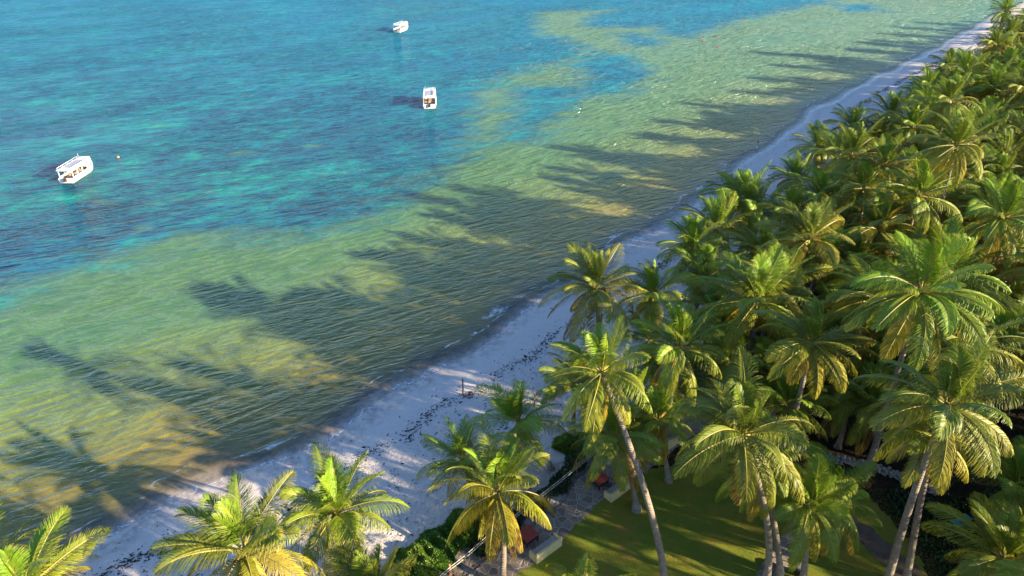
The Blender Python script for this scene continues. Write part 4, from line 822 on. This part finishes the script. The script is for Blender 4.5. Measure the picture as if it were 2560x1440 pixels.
# ---------------------------------------------------------------- sea marks
M_red = simple('faded_red_paint', (.50, .06, .08), .5, .2); M_white = simple('white_paint', (.80, .80, .78), .35, .04, 2); M_orange = simple('orange_plastic', (.75, .28, .10), .4, .1)
mk = empty('marker_pole', (42.4, 113.9, -.2)); tag(mk, 'thin red marker pole in the shallows, mid right of the photo', 'marker')
MB().cyl((0, 0, 0), (.05, 0, 1.9), .06, .05, 8).build('pole', M_red, mk, True); MB().box((.05, 0, 1.35), (.30, .05, .22)).build('board', M_red, mk); MB().cyl((0, 0, .0), (.03, 0, .7), .12, .10, 10).build('collar', M_white, mk)
def buoy(x, y, r_, lab, m):
    root = empty('mooring_buoy', (x, y, .0)); tag(root, lab, 'buoy', 'small buoys on the sea'); MB().ball((0, 0, r_ * .35), r_, 3).build('float', m, root, True); MB().cyl((0, 0, r_ * 1.3), (0, 0, r_ * 1.75), r_ * .15, n=8).build('eye', M_black, root)
buoy(-66.0, 109.4, .2, 'tiny pale orange buoy off the bow of the nearest boat', M_orange)
for x, y, l in ((56.4, 214.5, 'leftmost far red buoy'), (60.6, 212.0, 'rightmost far red buoy'), (55.0, 205.0, 'middle far red buoy, left of the lowest'), (57.0, 196.5, 'lowest far red buoy')): buoy(x, y, .24, l + ' in the pale shallows near the top', M_red)
# ---------------------------------------------------------------- boats
M_hull = simple('white_gelcoat', (.66, .66, .65), .28, .03, 1.5); M_deck = simple('deck_paint', (.42, .38, .34), .7, .2, 4); M_roofgrey = simple('grey_roof_cloth', (.36, .37, .43), .7, .1, 3); M_in = simple('dark_seat_vinyl', (.06, .035, .04), .5, .4, 5); M_tan = simple('tan_cushion', (.45, .34, .24), .7, .3, 5)
M_antif = simple('dark_waterline_paint', (.10, .11, .08), .5, .2)
def boat():
    root = empty('tour_boat', (0, 0, 0))
    L, B = 7.6, 2.5; st_ = []
    for i in range(15):
        s = i / 14; x = -L / 2 + L * s; hb = B / 2 * (1 if s < .62 else math.cos((s - .62) / .38 * math.pi / 2) ** .75) ; hb = max(hb, .03); sheer = .82 + .45 * max(0, (s - .5) / .5) ** 2
        st_.append((x, hb, sheer))
    def loft(z0f, z1f, in0, in1, name, mat):
        V = []; F = []; n = len(st_)
        for x, hb, sh in st_:
            for sgn in (-1, 1): V += [(x, sgn * hb * in0, z0f(sh)), (x + (in1 - in0) * .0, sgn * hb * in1, z1f(sh))]
        for i in range(n - 1):
            a, b_ = i * 4, i * 4 + 4; F += [(a, b_, b_ + 1, a + 1), (a + 2, a + 3, b_ + 3, b_ + 2)]
        F += [(0, 1, 3, 2), ((n - 1) * 4, (n - 1) * 4 + 2, (n - 1) * 4 + 3, (n - 1) * 4 + 1)]
        return link(name, mesh_np(name, V, F, [mat]), root)
    loft(lambda s: -.35, lambda s: .14, .78, .86, 'waterline_strip', M_antif); loft(lambda s: .14, lambda s: s, .86, 1.0, 'hull', M_hull)
    b = MB(); pts = [(x, hb * .97) for x, hb, s in st_] + [(x, -hb * .97) for x, hb, s in st_[::-1]]; b.prism(pts, .34, .42).build('deck', M_deck, root)
    b = MB(); pts = [(x, hb * .99) for x, hb, s in st_ if x > 1.8] + [(x, -hb * .99) for x, hb, s in st_[::-1] if x > 1.8]; b.prism(pts, .84, .92).build('foredeck', M_hull, root)
    b = MB()
    for (x, hb, s), (x2, hb2, s2) in zip(st_[:-1], st_[1:]):
        for sg in (-1, 1): b.cyl((x, sg * hb, s), (x2, sg * hb2, s2), .06, n=6)
    b.build('rub_rail', M_hull, root, True)
    # roof on pillars
    x0, x1, rw, zr = -3.45, 2.2, 1.22, 2.15
    pts = [(x0 - .25, -rw), (x1, -rw), (x1 + .7, -rw * .55), (x1 + .7, rw * .55), (x1, rw), (x0 - .25, rw)]
    rf = MB().prism(pts, zr, zr + .12).build('roof', M_hull, root)
    MB().box((-.6, 0, zr + .15), (3.5, 1.6, .05), bev=.02).build('roof_panel', M_roofgrey, rf)
    b = MB(); q = [(x0, -rw + .1), (x1, -rw + .1), (x1, rw - .1), (x0, rw - .1)]
    for p, p2 in zip(q, q[1:] + q[:1]):
        b.cyl((*p, zr + .42), (*p2, zr + .42), .035, n=6)
        for k in range(4): s = k / 4; c = (p[0] + (p2[0] - p[0]) * s, p[1] + (p2[1] - p[1]) * s); b.cyl((*c, zr + .1), (*c, zr + .42), .03, n=6)
    b.build('roof_rail', M_white, rf, True)
    for k in range(4): MB().box((-2.6 + k * 1.25, -rw + .28, zr + .2), (.4, .2, .14), bev=.03).build('life_raft_box', M_white, rf)
    for i in range(5):
        x = x0 + .1 + (x1 - x0 - .2) * i / 4
        for sg in (-1, 1): MB().box((x, sg * 1.17, (zr + .6) / 2 + .1), (.16, .07, zr - .82)).build('pillar', M_hull, root)
    for sg in (-1, 1):
        MB().box(((x0 + x1) / 2, sg * 1.195, .94), (x1 - x0, .06, .26)).build('side_panel', M_hull, root)
        MB().box(((x0 + x1) / 2, sg * 1.2, zr - .08), (x1 - x0, .05, .15)).build('valance', M_hull, root)
        for k in range(4): MB().box((-2.3 + k * 1.15, sg * .78, .62), (.85, .50, .38), bev=.03).build('seat', M_in if (k + sg) % 2 else M_tan, root)
    MB().box((-.4, 0, .66), (2.4, .62, .42), bev=.03).build('viewing_well', M_tan, root)
    MB().box((1.85, 0, 1.35), (.08, 2.0, .9)).build('windscreen', M_hull, root); MB().box((1.4, .45, .85), (.5, .5, .85), bev=.03).build('helm_console', M_in, root)
    MB().box((-3.65, 0, .70), (.12, 2.3, .5), bev=.03).build('transom', M_hull, root)
    MB().box((-3.98, 0, .75), (.42, .40, .62), bev=.08).build('outboard_motor', M_in, root)
    MB().cyl((2.3, .9, zr + .1), (2.35, .9, zr + .9), .03, .02, 6).build('mast', M_white, root); MB().cyl((2.9, .2, 1.1), (3.15, 0, 1.5), .04, n=6).build('bow_post', M_white, root)
    return root
def copy_tree(o, parent=None):
    c = o.copy(); COL.objects.link(c); c.parent = parent
    for ch in list(o.children): copy_tree(ch, c)
    return c
proto = boat()
BT = [(-68.0, 101.4, R_(88), 'nearest white tour boat at the left, its grey roof panel and side openings showing', .92), (-17.0, 141.4, R_(95), 'white tour boat seen from its open stern, between the two other boats', 1.03), (-33.9, 221.2, R_(72), 'farthest white tour boat, small near the top of the photo', .95)]
for i, (x, y, a, l, s) in enumerate(BT):
    o = proto if i == 0 else copy_tree(proto)
    o.location = (x, y, 0); o.rotation_euler = (0, 0, a); o.scale = (s, s, s); tag(o, l, 'boat', 'white tour boats moored offshore')
